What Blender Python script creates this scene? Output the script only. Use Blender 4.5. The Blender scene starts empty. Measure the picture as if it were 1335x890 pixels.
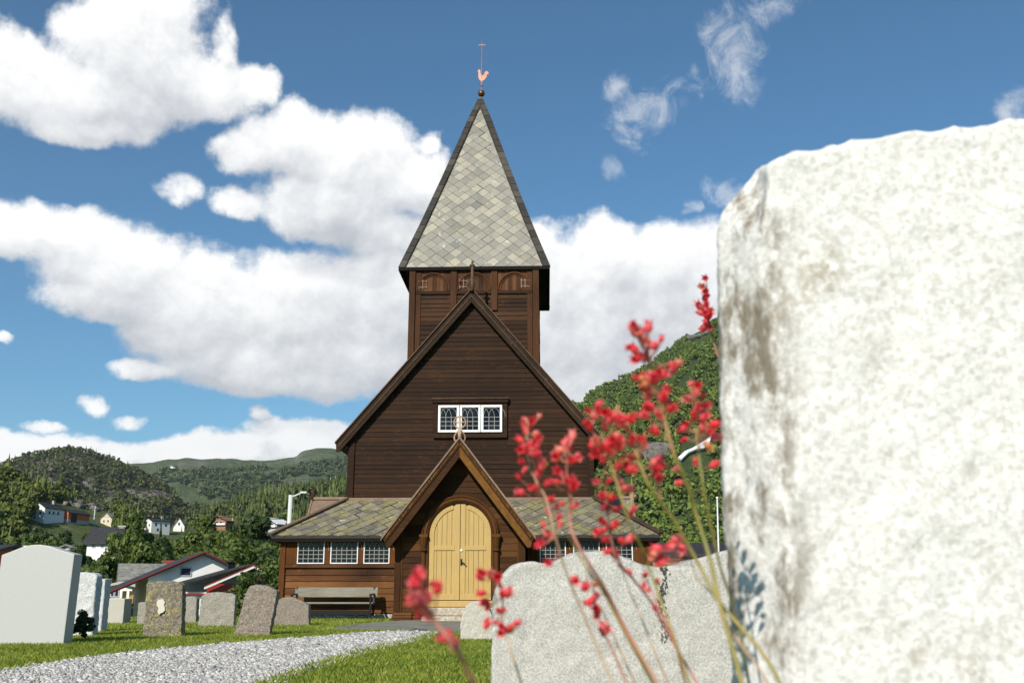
import bpy, bmesh, math, random
import numpy as np
from mathutils import Vector, Matrix, noise
random.seed(7); rng = np.random.default_rng(7)
R = math.radians
SC = bpy.context.scene
COL = SC.collection

# ------------------------------------------------------------------ camera geometry
F = 1300.0; VH = 775.0; EYE = 0.58
TH = math.atan((VH-445)/F); CT, ST = math.cos(TH), math.sin(TH)
def ray(u, v):
    x = (u-667.5)/F; y = (445-v)/F
    return (x, CT-y*ST, ST+y*CT)
def at(u, v, Y):
    r = ray(u, v); t = Y/r[1]
    return Vector((t*r[0], Y, t*r[2]+EYE))
def onground(u, v, z=0.0):
    r = ray(u, v); t = (z-EYE)/r[2]
    return Vector((t*r[0], t*r[1], z))

# ------------------------------------------------------------------ tagging
def tag(o, label=None, cat=None, group=None, kind=None):
    if label: o['label'] = label
    if cat: o['category'] = cat
    if group: o['group'] = group
    if kind: o['kind'] = kind
    return o
def empty(name, loc, rz=0, label=None, cat=None, group=None):
    o = bpy.data.objects.new(name, None); COL.objects.link(o)
    o.location = loc; o.rotation_euler = (0, 0, rz); o.empty_display_size = .3
    return tag(o, label, cat, group)
def copy_tree(o, parent=None):
    c = o.copy(); COL.objects.link(c); c.parent = parent
    for ch in o.children:
        copy_tree(ch, c)
    return c

# ------------------------------------------------------------------ mesh builder
class MB:
    def __init__(s): s.v = []; s.f = []
    def add(s, vs, fs):
        n = len(s.v); s.v += [tuple(p) for p in vs]; s.f += [tuple(i+n for i in f) for f in fs]
    def hexa(s, b, t):   # bottom quad, top quad
        s.add(list(b)+list(t), [(3,2,1,0),(4,5,6,7),(0,1,5,4),(1,2,6,5),(2,3,7,6),(3,0,4,7)])
    def box(s, x0, x1, y0, y1, z0, z1):
        s.hexa([(x0,y0,z0),(x1,y0,z0),(x1,y1,z0),(x0,y1,z0)], [(x0,y0,z1),(x1,y0,z1),(x1,y1,z1),(x0,y1,z1)])
    def prism(s, poly, y0, y1):           # polygon in x,z extruded along y
        n = len(poly)
        s.add([(p[0],y0,p[1]) for p in poly]+[(p[0],y1,p[1]) for p in poly],
              [tuple(range(n)), tuple(reversed(range(n,2*n)))]+[(i,i+n,(i+1)%n+n,(i+1)%n) for i in range(n)])
    def prismx(s, poly, x0, x1):          # polygon in y,z extruded along x
        n = len(poly)
        s.add([(x0,p[0],p[1]) for p in poly]+[(x1,p[0],p[1]) for p in poly],
              [tuple(range(n)), tuple(reversed(range(n,2*n)))]+[(i,i+n,(i+1)%n+n,(i+1)%n) for i in range(n)])
    def tube(s, pts, r, n=8, closed=False):
        pts = [Vector(p) for p in pts]; m = len(pts)
        rs = r if isinstance(r, (list, tuple)) else [r]*m
        rings = []; up = None
        for i, p in enumerate(pts):
            a = pts[i-1] if (i > 0 or closed) else p
            b = pts[(i+1) % m] if (i < m-1 or closed) else p
            d = (b-a).normalized()
            if up is None:
                up = Vector((0,0,1)) if abs(d.z) < .9 else Vector((1,0,0))
            e1 = d.cross(up)
            if e1.length < 1e-4: e1 = d.cross(Vector((.3,1,.2)))
            e1.normalize(); e2 = e1.cross(d).normalized(); up = e2
            rings.append([p+(e1*math.cos(2*math.pi*k/n)+e2*math.sin(2*math.pi*k/n))*rs[i] for k in range(n)])
        vs = [q for rg in rings for q in rg]; fs = []
        for i in range(m if closed else m-1):
            j = (i+1) % m
            for k in range(n):
                fs.append((i*n+k, i*n+(k+1)%n, j*n+(k+1)%n, j*n+k))
        if not closed:
            fs.append(tuple(reversed(range(n)))); fs.append(tuple((m-1)*n+k for k in range(n)))
        s.add(vs, fs)
    def bar(s, a, b, w, h):               # square bar between two points
        a = Vector(a); b = Vector(b); d = (b-a).normalized()
        up = Vector((0,0,1)) if abs(d.z) < .95 else Vector((0,1,0))
        e1 = d.cross(up).normalized()*w/2; e2 = e1.cross(d).normalized()*h/2
        s.hexa([a-e1-e2, a+e1-e2, b+e1-e2, b-e1-e2], [a-e1+e2, a+e1+e2, b+e1+e2, b-e1+e2])
    def ball(s, c, r, n=10, m=6, sz=1):
        c = Vector(c); vs = [c+Vector((0,0,-r*sz))]; fs = []
        for i in range(1, m):
            th = math.pi*i/m
            for k in range(n):
                a = 2*math.pi*k/n
                vs.append(c+Vector((r*math.sin(th)*math.cos(a), r*math.sin(th)*math.sin(a), -r*sz*math.cos(th))))
        vs.append(c+Vector((0,0,r*sz)))
        for k in range(n): fs.append((0, 1+(k+1)%n, 1+k))
        for i in range(m-2):
            for k in range(n):
                fs.append((1+i*n+k, 1+i*n+(k+1)%n, 1+(i+1)*n+(k+1)%n, 1+(i+1)*n+k))
        L = len(vs)-1; b = 1+(m-2)*n
        for k in range(n): fs.append((b+k, b+(k+1)%n, L))
        s.add(vs, fs)
    def build(s, name, mat, parent=None, bev=0, smooth=False, fix=True):
        me = bpy.data.meshes.new(name); me.from_pydata(s.v, [], s.f); me.materials.append(mat)
        if fix:
            bm = bmesh.new(); bm.from_mesh(me); bmesh.ops.recalc_face_normals(bm, faces=bm.faces); bm.to_mesh(me); bm.free()
        if smooth: me.polygons.foreach_set('use_smooth', [True]*len(me.polygons))
        o = bpy.data.objects.new(name, me); COL.objects.link(o); o.parent = parent
        if bev:
            m = o.modifiers.new('bevel', 'BEVEL'); m.width = bev; m.segments = 2; m.limit_method = 'ANGLE'; m.angle_limit = R(35)
        return o
def np_mesh(name, V, Fc, mat, parent=None, smooth=False):
    """V (n,3) floats, Fc (m,k) ints, all faces with k corners"""
    me = bpy.data.meshes.new(name); n = len(V); m, k = Fc.shape
    me.vertices.add(n); me.vertices.foreach_set('co', np.ascontiguousarray(V, dtype=np.float32).ravel())
    me.loops.add(m*k); me.loops.foreach_set('vertex_index', np.ascontiguousarray(Fc, dtype=np.int32).ravel())
    me.polygons.add(m); me.polygons.foreach_set('loop_start', np.arange(0, m*k, k, dtype=np.int32))
    try: me.polygons.foreach_set('loop_total', np.full(m, k, dtype=np.int32))
    except Exception: pass
    if smooth: me.polygons.foreach_set('use_smooth', np.ones(m, dtype=bool))
    me.update(calc_edges=True); me.materials.append(mat)
    o = bpy.data.objects.new(name, me); COL.objects.link(o); o.parent = parent
    return o
def scatter(tv, tf, P, S, rz=None, tilt=None, jit=0):
    """copies of template (tv, tf) at P with scale S (n,) or (n,3)"""
    n = len(P); k = len(tv)
    S = np.asarray(S); S = S[:, None]*np.ones(3) if S.ndim == 1 else S
    V = tv[None]*S[:, None, :]
    if jit: V = V*(1+rng.uniform(-jit, jit, (n, k, 1)))
    if tilt is not None:
        a = rng.uniform(0, 2*math.pi, n); t = rng.uniform(0, tilt, n)
        c, s_ = np.cos(t), np.sin(t)
        y = V[..., 1]*c[:, None]-V[..., 2]*s_[:, None]; z = V[..., 1]*s_[:, None]+V[..., 2]*c[:, None]
        V = np.stack([V[..., 0], y, z], -1)
    if rz is None: rz = rng.uniform(0, 2*math.pi, n)
    c, s_ = np.cos(rz)[:, None], np.sin(rz)[:, None]
    V = np.stack([V[..., 0]*c-V[..., 1]*s_, V[..., 0]*s_+V[..., 1]*c, V[..., 2]], -1)
    V = V+P[:, None, :]
    Fc = tf[None]+(np.arange(n)*k)[:, None, None]
    return V.reshape(-1, 3), Fc.reshape(-1, tf.shape[1])
def ico(sub):
    bm = bmesh.new(); bmesh.ops.create_icosphere(bm, subdivisions=sub, radius=1)
    v = np.array([p.co[:] for p in bm.verts]); f = np.array([[q.index for q in p.verts] for p in bm.faces]); bm.free()
    return v, f

# ------------------------------------------------------------------ materials
class NT:
    def __init__(s, tree): s.t = tree; s.n = tree.nodes; s.l = tree.links
    def node(s, typ, **kw):
        nd = s.n.new(typ)
        for k, v in kw.items():
            if k.startswith('_'): setattr(nd, k[1:], v)
        return nd
    def put(s, sock, v):
        if isinstance(v, bpy.types.NodeSocket): s.l.new(v, sock)
        elif v is not None:
            if sock.type == 'RGBA' and len(v) == 3: v = (*v, 1)
            sock.default_value = v
    def coord(s, which='Object', scale=None):
        c = s.n.new('ShaderNodeTexCoord').outputs[which]
        if scale is None: return c
        m = s.n.new('ShaderNodeMapping'); s.l.new(c, m.inputs[0]); m.inputs['Scale'].default_value = scale if not isinstance(scale, (int, float)) else (scale,)*3
        return m.outputs[0]
    def noise(s, vec, scale, detail=4, rough=.55, dist=0, out=0):
        n = s.n.new('ShaderNodeTexNoise'); s.put(n.inputs['Vector'], vec)
        n.inputs['Scale'].default_value = scale; n.inputs['Detail'].default_value = detail
        n.inputs['Roughness'].default_value = rough; n.inputs['Distortion'].default_value = dist
        return n.outputs[out]
    def voro(s, vec, scale, feature='F1', out='Distance'):
        n = s.n.new('ShaderNodeTexVoronoi'); n.feature = feature; s.put(n.inputs['Vector'], vec); n.inputs['Scale'].default_value = scale
        return n.outputs[out]
    def ramp(s, fac, stops):
        n = s.n.new('ShaderNodeValToRGB'); s.put(n.inputs[0], fac); el = n.color_ramp.elements
        while len(el) < len(stops): el.new(.5)
        for e, (p, c) in zip(el, stops):
            e.position = p; e.color = (*c, 1) if not isinstance(c, (int, float)) else (c, c, c, 1)
        return n.outputs[0]
    def mix(s, fac, a, b, mode='MIX'):
        n = s.n.new('ShaderNodeMix'); n.data_type = 'RGBA'; n.blend_type = mode
        s.put(n.inputs[0], fac); s.put(n.inputs[6], a); s.put(n.inputs[7], b)
        return n.outputs[2]
    def math(s, op, a, b=None, c=None, clamp=False):
        n = s.n.new('ShaderNodeMath'); n.operation = op; n.use_clamp = clamp
        s.put(n.inputs[0], a)
        if b is not None: s.put(n.inputs[1], b)
        if c is not None: s.put(n.inputs[2], c)
        return n.outputs[0]
    def island(s): return s.n.new('ShaderNodeNewGeometry').outputs['Random Per Island']
    def bump(s, h, strength=.3, dist=.01):
        n = s.n.new('ShaderNodeBump'); n.inputs['Strength'].default_value = strength; n.inputs['Distance'].default_value = dist
        s.l.new(h, n.inputs['Height']); return n.outputs[0]
def mat(name, fn, rough=.7, **kw):
    m = bpy.data.materials.new(name); m.use_nodes = True; t = NT(m.node_tree)
    b = m.node_tree.nodes['Principled BSDF']; b.inputs['Roughness'].default_value = rough
    for k, v in kw.items(): b.inputs[k.replace('_', ' ')].default_value = v
    r = fn(t) if callable(fn) else (fn, None)
    if not isinstance(r, tuple): r = (r, None)
    if len(r) == 3 and not isinstance(r[2], bpy.types.NodeSocket) and isinstance(r[0], (int, float)): r = (r, None)
    t.put(b.inputs['Base Color'], r[0])
    if r[1] is not None: t.put(b.inputs['Normal'], r[1])
    if len(r) > 2: t.put(b.inputs['Roughness'], r[2])
    return m
def wood(name, cols, grain=(1.2, 14, 22), wear=None, rough=.72, bs=.5, patch=.5, spec=.12, iw=.45):
    def fn(t):
        co = t.coord('Object', grain)
        isl = t.island()
        off = t.node('ShaderNodeVectorMath', _operation='ADD'); t.put(off.inputs[0], co)
        sc = t.math('MULTIPLY', isl, 37.0)
        cmb = t.n.new('ShaderNodeCombineXYZ'); t.put(cmb.inputs[0], sc); t.put(cmb.inputs[1], sc); t.l.new(cmb.outputs[0], off.inputs[1])
        v = off.outputs[0]
        g = t.noise(v, 2.2, 6, .65)
        big = t.noise(t.coord('Object'), .8, 3)
        f = t.math('ADD', t.math('MULTIPLY', g, 1-iw), t.math('MULTIPLY', isl, iw))
        f = t.math('ADD', f, t.math('MULTIPLY', t.math('SUBTRACT', big, .5), patch))
        c = t.ramp(f, [(.18, cols[0]), (.5, cols[1]), (.85, cols[2])])
        if wear:
            w = t.noise(v, 5.5, 3, .6); w2 = t.noise(t.coord('Object'), 2.3, 3)
            wf = t.math('MULTIPLY', t.ramp(w, [(.60, 0), (.70, 1)]), t.ramp(w2, [(.50, 0), (.66, 1)]))
            c = t.mix(wf, c, wear)
        return c, t.bump(g, bs, .008)
    m = mat(name, fn, rough); m.node_tree.nodes['Principled BSDF'].inputs['Specular IOR Level'].default_value = spec; return m
M = {}
M['tarred'] = wood('tarred', [(.010,.0054,.0032), (.027,.0128,.0066), (.060,.027,.012)], wear=(.20,.085,.03), iw=.24, patch=.35)
M['tarred_tower'] = wood('tarred_tower', [(.012,.0065,.0035), (.034,.0165,.0085), (.080,.037,.017)], wear=(.22,.10,.04), iw=.35)
M['tower_board'] = wood('tower_board', [(.025,.012,.006), (.080,.033,.014), (.155,.066,.028)], grain=(14,14,1.0), wear=(.02,.01,.005))
M['barge'] = wood('barge', [(.012,.007,.004), (.035,.019,.010), (.075,.042,.022)], grain=(3,3,3), wear=(.12,.08,.05))
M['porch'] = wood('porch', [(.018,.0075,.003), (.054,.022,.007), (.11,.046,.013)], wear=(.26,.12,.03))
M['porch_v'] = wood('porch_v', [(.018,.007,.0025), (.06,.023,.006), (.12,.048,.011)], grain=(14,14,1.2), wear=(.26,.13,.035))
M['aisle'] = wood('aisle', [(.030,.0125,.005), (.096,.038,.013), (.19,.082,.026)], wear=(.38,.17,.04), patch=.9)
M['aisle_v'] = wood('aisle_v', [(.03,.011,.003), (.12,.04,.009), (.25,.09,.018)], grain=(14,14,1.2), wear=(.36,.17,.04))
M['hip_dark'] = wood('hip_dark', [(.018,.016,.014), (.04,.035,.030), (.085,.075,.062)], grain=(4,4,4), spec=.3)
M['golden'] = wood('golden', [(.05,.02,.005), (.19,.085,.018), (.34,.17,.04)], grain=(4,4,4), wear=(.03,.012,.004), patch=.3)
M['trim_pale'] = wood('trim_pale', [(.10,.065,.045), (.20,.135,.10), (.33,.24,.18)], grain=(4,4,4))
M['rafter'] = wood('rafter', [(.03,.018,.012), (.09,.055,.038), (.20,.13,.09)], grain=(4,4,4))
M['black_wood'] = wood('black_wood', [(.003,.0025,.002), (.007,.005,.004), (.014,.01,.008)], grain=(2,8,8))
M['carved'] = wood('carved', [(.16,.09,.055), (.34,.21,.14), (.50,.34,.24)], grain=(8,8,8))
M['bench_grey'] = wood('bench_grey', [(.13,.115,.09), (.25,.23,.18), (.38,.35,.29)], grain=(1.5,14,14), bs=.3)
def slatefn(cols, liche, lich_thr=(.55,.62), rust=False):
    def fn(t):
        isl = t.island(); co = t.coord()
        c = t.ramp(isl, cols)
        n = t.noise(co, 9, 5, .6)
        c = t.mix(t.math('MULTIPLY', n, .5), c, (.46,.45,.38), 'OVERLAY')
        l = t.noise(co, 2.3, 5, .7); l2 = t.noise(co, 22, 4, .7)
        lf = t.math('MULTIPLY', t.ramp(l, [(lich_thr[0], 0), (lich_thr[1], 1)]), t.ramp(l2, [(.42, 0), (.55, 1)]))
        c = t.mix(lf, c, liche)
        w = t.noise(co, 5.1, 5, .75)
        c = t.mix(t.ramp(w, [(.60, 0), (.68, .8)]), c, (.62,.60,.54))
        if rust:
            s_ = t.noise(t.coord('Object', (7,7,.55)), 1.6, 3, .6); s2 = t.noise(co, .9, 3)
            c = t.mix(t.math('MULTIPLY', t.ramp(s_, [(.66,0),(.74,.75)]), t.ramp(s2, [(.45,0),(.6,1)])), c, (.42,.17,.07))
            d = t.noise(t.coord('Object', (3,3,.4)), 1.3, 4); c = t.mix(t.ramp(d, [(.5,0),(.72,.35)]), c, (.15,.145,.125))
        return c, t.bump(n, .35, .01)
    return fn
M['slate'] = mat('slate', slatefn([(0,(.205,.192,.168)),(.35,(.25,.235,.205)),(.7,(.29,.27,.232)),(.92,(.37,.335,.272)),(1,(.155,.147,.135))], (.36,.34,.17), (.60,.70), rust=True), .65)
M['slate_old'] = mat('slate_old', slatefn([(0,(.105,.096,.08)),(.35,(.14,.127,.102)),(.7,(.175,.157,.122)),(1,(.23,.20,.15))], (.26,.235,.075), (.46,.58)), .75)
M['slate_under'] = mat('slate_under', (.035,.03,.025), .9)
M['white_paint'] = mat('white_paint', lambda t: t.ramp(t.noise(t.coord(), 12, 4), [(.3,(.70,.70,.68)),(.7,(.84,.84,.83))]), .4)
M['lead'] = mat('lead', (.30,.30,.28), .5)
M['glass'] = mat('glass', lambda t: (t.ramp(t.noise(t.coord(), 3, 2), [(.4,(.006,.007,.010)),(.7,(.02,.024,.03))]), t.bump(t.noise(t.coord(), 9, 1), .12, .02)), .08)
def doorfn(t):
    n = t.noise(t.coord('Object', (18,18,1.2)), 2, 5, .6); n2 = t.noise(t.coord(), 1.7, 4)
    c = t.ramp(n, [(.3,(.40,.255,.07)),(.7,(.49,.33,.105))])
    c = t.mix(t.ramp(n2, [(.45,0),(.7,.5)]), c, (.40,.27,.10)); w_ = t.noise(t.coord('Object', (30,30,2)), 3, 6, .7); c = t.mix(t.ramp(w_, [(.60,0),(.72,.45)]), c, (.26,.17,.06))
    sp = t.noise(t.coord(), 40, 2); c = t.mix(t.ramp(sp, [(.72,0),(.76,.6)]), c, (.70,.60,.42))
    return c, t.bump(n, .25, .004)
M['door_yellow'] = mat('door_yellow', doorfn, .5)
M['door_gap'] = mat('door_gap', (.13,.08,.025), .8)
M['iron'] = mat('iron', (.012,.012,.013), .45, Metallic=.6)
M['copper'] = mat('copper', lambda t: t.ramp(t.noise(t.coord(), 6, 3), [(.3,(.28,.12,.08)),(.7,(.45,.23,.16))]), .5, Metallic=.35)
M['brass_old'] = mat('brass_old', (.16,.075,.03), .4, Metallic=.7)
M['glass'].node_tree.nodes['Principled BSDF'].inputs['Specular IOR Level'].default_value = .18
M['ceramic'] = mat('ceramic', (.85,.84,.8), .3)
def granite(name, base, dark, light, s=60, stain=None, sthr=(.6,.72), lich=None, speck=.5, bs=.5, bscale=None, rough=.8, pits=None, side=False):
    def fn(t):
        co = t.coord()
        n = t.noise(co, s, 3, .75); v = t.voro(co, s*1.6, out='Color')
        c = t.ramp(n, [(.32, dark), (.5, base), (.68, light)])
        bw = t.n.new('ShaderNodeRGBToBW'); t.l.new(v, bw.inputs[0])
        c = t.mix(t.ramp(bw.outputs[0], [(.22, speck), (.34, 0)]), c, dark)
        if stain:
            q = t.noise(co, s*.07, 5, .65); q2 = t.noise(co, s*.45, 3, .7)
            f = t.math('MULTIPLY', t.ramp(q, [(sthr[0], 0), (sthr[1], 1)]), t.ramp(q2, [(.4, 0), (.56, 1)]))
            c = t.mix(t.math('MULTIPLY', f, .8), c, stain)
        if lich:
            q = t.noise(co, s*.13, 4, .7); q2 = t.noise(co, s*.5, 3, .7)
            f = t.math('MULTIPLY', t.ramp(q, [(.52, 0), (.60, 1)]), t.ramp(q2, [(.44, 0), (.52, 1)]))
            c = t.mix(f, c, lich)
        if side:      # weathered, hewn edge of the slab: brown crevices and streaks running down it
            sx = t.n.new('ShaderNodeSeparateXYZ'); t.l.new(co, sx.inputs[0])
            a = t.ramp(t.math('ADD', t.math('MULTIPLY', sx.outputs[0], 8.0), t.math('MULTIPLY', t.noise(co, 9, 3), .35)), [(.16, 1), (.36, 0)])
            e = t.noise(t.coord('Object', (1,1,.45)), 32, 6, .75); e2 = t.noise(t.coord('Object', (1,1,.4)), 11, 4, .7)
            c = t.mix(t.math('MULTIPLY', a, t.ramp(t.math('ADD', t.math('MULTIPLY', e, .6), t.math('MULTIPLY', e2, .4)), [(.47, 0), (.55, .9)])), c, (.17,.135,.085))
        h = t.noise(co, bscale or s, 6, .7)
        return c, t.bump(h, bs, .012)
    return mat(name, fn, rough)
M['granite_big'] = granite('granite_big', (.735,.715,.685), (.575,.55,.51), (.80,.79,.77), s=150, stain=(.36,.30,.21), sthr=(.57,.68), speck=.85, bs=.35, bscale=110, side=True)
M['granite_mid'] = granite('granite_mid', (.48,.46,.42), (.30,.285,.25), (.62,.605,.565), s=190, stain=(.20,.18,.14), sthr=(.66,.74), speck=.6, bs=.25)
M['granite_pale'] = granite('granite_pale', (.46,.455,.435), (.36,.36,.345), (.55,.545,.525), s=110, speck=.25, bs=.05, rough=.45)
M['granite_white'] = granite('granite_white', (.55,.55,.54), (.34,.34,.33), (.70,.70,.69), s=50, speck=.3, bs=.9, bscale=14)
M['stone_lichen'] = granite('stone_lichen', (.20,.17,.12), (.07,.06,.045), (.38,.34,.27), s=55, stain=(.10,.08,.06), sthr=(.5,.6), lich=(.36,.31,.08), speck=.6, bs=.9, bscale=30)
M['stone_brown'] = granite('stone_brown', (.25,.20,.16), (.10,.08,.06), (.42,.36,.30), s=60, stain=(.12,.10,.07), speck=.6, bs=.9, bscale=30)
M['stone_grey'] = granite('stone_grey', (.30,.27,.22), (.14,.125,.10), (.48,.45,.39), s=60, stain=(.16,.14,.09), speck=.5, bs=.8, bscale=30)
M['stone_beige'] = granite('stone_beige', (.48,.45,.38), (.32,.29,.24), (.60,.57,.50), s=70, speck=.3, bs=.3)
M['lichen_white'] = mat('lichen_white', (.62,.57,.49), .9)
M['step_stone'] = granite('step_stone', (.42,.36,.28), (.25,.2,.15), (.6,.54,.44), s=25, stain=(.26,.15,.08), bs=.6)
M['foundation'] = granite('foundation', (.40,.38,.34), (.2,.18,.15), (.6,.58,.54), s=9, bs=.9)

# ------------------------------------------------------------------ world: sky with clouds
AZ, EL = R(22), R(33)                     # sun: to the left, behind the camera
SUN = Vector((-math.sin(AZ)*math.cos(EL), -math.cos(AZ)*math.cos(EL), math.sin(EL)))
def make_world():
    w = bpy.data.worlds.new('World'); SC.world = w; w.use_nodes = True
    t = NT(w.node_tree); bg = t.n['Background']
    sky = t.n.new('ShaderNodeTexSky'); sky.sky_type = 'NISHITA'; sky.sun_disc = False
    sky.sun_elevation = EL; sky.sun_rotation = math.atan2(SUN.x, SUN.y); sky.air_density = 1.0; sky.dust_density = .3; sky.ozone_density = 1.6
    # cloud density group in (azimuth, elevation)
    g = bpy.data.node_groups.new('cloud_density', 'ShaderNodeTree')
    g.interface.new_socket('Q', in_out='INPUT', socket_type='NodeSocketVector')
    g.interface.new_socket('D', in_out='OUTPUT', socket_type='NodeSocketFloat')
    g.interface.new_socket('W', in_out='OUTPUT', socket_type='NodeSocketFloat')
    gt = NT(g); gi = g.nodes.new('NodeGroupInput').outputs[0]; go = g.nodes.new('NodeGroupOutput')
    blobs = [  # u, v, half width, half height, strength
     (120,122,150,60,.95),
     (60,112,105,52,1),(175,62,105,72,1),(235,105,110,55,1),(325,112,42,34,.8),(115,160,95,26,.9),(10,62,50,40,.7),(205,20,75,60,.8),(290,60,20,45,.5),
     (400,188,95,54,1),(470,205,95,66,1),(430,265,120,46,1),(318,200,56,36,.85),(545,235,65,50,1),(510,300,90,36,.8),(310,262,52,22,.7),(562,185,22,20,.6),
     (232,250,30,30,.62),
     (60,300,130,44,1),(150,348,110,52,1),(-30,290,90,40,.9),(130,385,80,36,.9),(270,395,120,70,1),(400,400,140,90,1),(520,400,120,90,1),(480,465,160,55,1),(340,470,150,48,1),(410,500,150,30,.9),(200,478,60,16,.7),(360,345,60,40,.7),(640,430,140,100,1),(600,330,70,50,.8),(230,430,80,40,.9),
     (700,330,60,40,.8),(790,335,80,58,1.1),(870,340,60,58,1.1),(800,430,150,95,1.1),(760,500,130,60,1),(920,400,90,110,1.1),(735,380,60,80,1),(1000,420,110,110,1),(670,480,110,60,1),
     (80,588,200,24,1),(240,592,180,26,1),(400,578,90,30,1.1),(0,594,150,32,1),(330,592,130,28,1),(560,586,150,34,.9),(1300,500,200,150,.9),
     (117,525,28,14,.62),(177,541,34,11,.62),(352,548,19,13,.62),(15,441,14,12,.6),(268,574,24,12,.55),(50,556,38,8,.5),(120,570,46,9,.5)]
    wisps = [(960,55,46,85,1),(1005,5,70,34,.9),(925,95,40,34,.8),(935,30,40,50,.8),(852,142,56,34,1),(820,170,34,30,1),(880,112,30,18,.7),(802,108,26,26,1),(790,224,26,22,1),(942,250,34,26,1.1),(904,271,18,12,1),(1325,142,34,32,1.2),(545,185,40,20,.8),(120,572,90,13,.9),(300,572,60,12,.9)]
    wn = gt.n.new('ShaderNodeTexNoise'); gt.put(wn.inputs['Vector'], gi); wn.inputs['Scale'].default_value = 9; wn.inputs['Detail'].default_value = 5; wn.inputs['Roughness'].default_value = .6
    sub = gt.node('ShaderNodeVectorMath', _operation='SUBTRACT'); gt.l.new(wn.outputs['Color'], sub.inputs[0]); sub.inputs[1].default_value = (.5,.5,.5)
    ma = gt.node('ShaderNodeVectorMath', _operation='MULTIPLY_ADD'); gt.l.new(sub.outputs[0], ma.inputs[0]); ma.inputs[1].default_value = (.075,.055,0); gt.put(ma.inputs[2], gi)
    q = ma.outputs[0]
    for which, blist in enumerate((blobs, wisps)):
        acc = None
        for (u, v, ru, rv, wt) in blist:
            r = ray(u, v); az = math.atan2(r[0], r[1]); el = math.atan2(r[2], math.hypot(r[0], r[1]))
            r2 = ray(u+ru, v); r3 = ray(u, v-rv)
            sa = abs(math.atan2(r2[0], r2[1])-az); se = abs(math.atan2(r3[2], math.hypot(r3[0], r3[1]))-el)
            sa *= 1.12; se *= 1.12
            a = gt.node('ShaderNodeVectorMath', _operation='MULTIPLY_ADD'); gt.l.new(q, a.inputs[0])
            a.inputs[1].default_value = (1/sa, 1/se, 0); a.inputs[2].default_value = (-az/sa, -el/se, 0)
            d = gt.node('ShaderNodeVectorMath', _operation='DOT_PRODUCT'); gt.l.new(a.outputs[0], d.inputs[0]); gt.l.new(a.outputs[0], d.inputs[1])
            k = gt.math('MULTIPLY_ADD', d.outputs['Value'], -wt, wt)      # w*(1-r2)
            acc = k if acc is None else gt.math('SMOOTH_MAX', acc, k, .22)
        accs = acc if which == 0 else accs; acw = acc
    acc = gt.math('MAXIMUM', accs, -.5)
    n1 = gt.noise(gi, 22, 8, .62)
    n2 = gt.noise(gi, 7, 4, .6)
    dd = gt.math('ADD', acc, gt.math('MULTIPLY', gt.math('SUBTRACT', n1, .5), 1.15))
    dd = gt.math('ADD', dd, gt.math('MULTIPLY', gt.math('SUBTRACT', n2, .5), .7))
    gt.l.new(dd, go.inputs[0])
    n3 = gt.noise(gi, 26, 9, .68, .6)
    ww = gt.math('ADD', gt.math('MAXIMUM', acw, -.6), gt.math('MULTIPLY', gt.math('SUBTRACT', n3, .5), 3.0)); gt.l.new(ww, go.inputs[1])
    tc = t.coord('Generated'); sp = t.n.new('ShaderNodeSeparateXYZ'); t.l.new(tc, sp.inputs[0])
    az = t.math('ARCTAN2', sp.outputs[0], sp.outputs[1])
    el = t.math('ARCSINE', sp.outputs[2])
    cb = t.n.new('ShaderNodeCombineXYZ'); t.l.new(az, cb.inputs[0]); t.l.new(el, cb.inputs[1])
    GN = []
    def dens(off):
        a = t.node('ShaderNodeVectorMath', _operation='ADD'); t.l.new(cb.outputs[0], a.inputs[0]); a.inputs[1].default_value = off
        gn = t.n.new('ShaderNodeGroup'); gn.node_tree = g; t.l.new(a.outputs[0], gn.inputs[0]); GN.append(gn); return gn.outputs[0]
    D0 = dens((0,0,0)); D1 = dens((-.012,.035,0)); D2 = dens((-.02,.075,0))
    D3 = dens((-.004,.010,0))
    def srange(x, a, b):
        m = t.n.new('ShaderNodeMapRange'); m.interpolation_type = 'SMOOTHSTEP'; t.l.new(x, m.inputs[0]); m.inputs[1].default_value = a; m.inputs[2].default_value = b; return m.outputs[0]
    op1 = srange(D0, .06, .58); op2 = t.math('MULTIPLY', srange(GN[0].outputs[1], .35, 1.7), .62)
    opm = t.math('MAXIMUM', op1, op2)
    thick = t.math('ADD', t.math('MULTIPLY', t.math('MAXIMUM', D1, 0), .5), t.math('MULTIPLY', t.math('MAXIMUM', D2, 0), .5))
    sh = t.ramp(t.math('MULTIPLY', thick, .62), [(.0,(.94,.94,.935)),(.34,(.88,.885,.89)),(.64,(.68,.695,.725)),(1,(.42,.45,.51))])
    rel = t.math('ADD', t.math('MULTIPLY', t.math('SUBTRACT', D0, D1), .55), t.math('MULTIPLY', t.math('SUBTRACT', D0, D3), 1.1))
    sh2 = t.mix(t.math('ADD', rel, .45, clamp=True), (.80,.82,.85), (1.16,1.16,1.15))
    sh = t.mix(1.0, sh, sh2, 'MULTIPLY')
    skc = t.mix(1.0, sky.outputs[0], (.72,1.16,1.34), 'MULTIPLY')
    sks = t.node('ShaderNodeVectorMath', _operation='SCALE'); t.l.new(skc, sks.inputs[0]); sks.inputs['Scale'].default_value = 1.0
    cls = t.node('ShaderNodeVectorMath', _operation='SCALE'); t.l.new(sh, cls.inputs[0]); cls.inputs['Scale'].default_value = 12.2
    fin = t.mix(opm, sks.outputs[0], cls.outputs[0])
    t.l.new(fin, bg.inputs['Color']); bg.inputs['Strength'].default_value = .082
    w.cycles.sampling_method = 'MANUAL'; w.cycles.sample_map_resolution = 512
make_world()
sl = bpy.data.lights.new('sun', 'SUN'); sl.energy = 5.0; sl.angle = R(.53); sl.color = (1, .93, .815)
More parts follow.
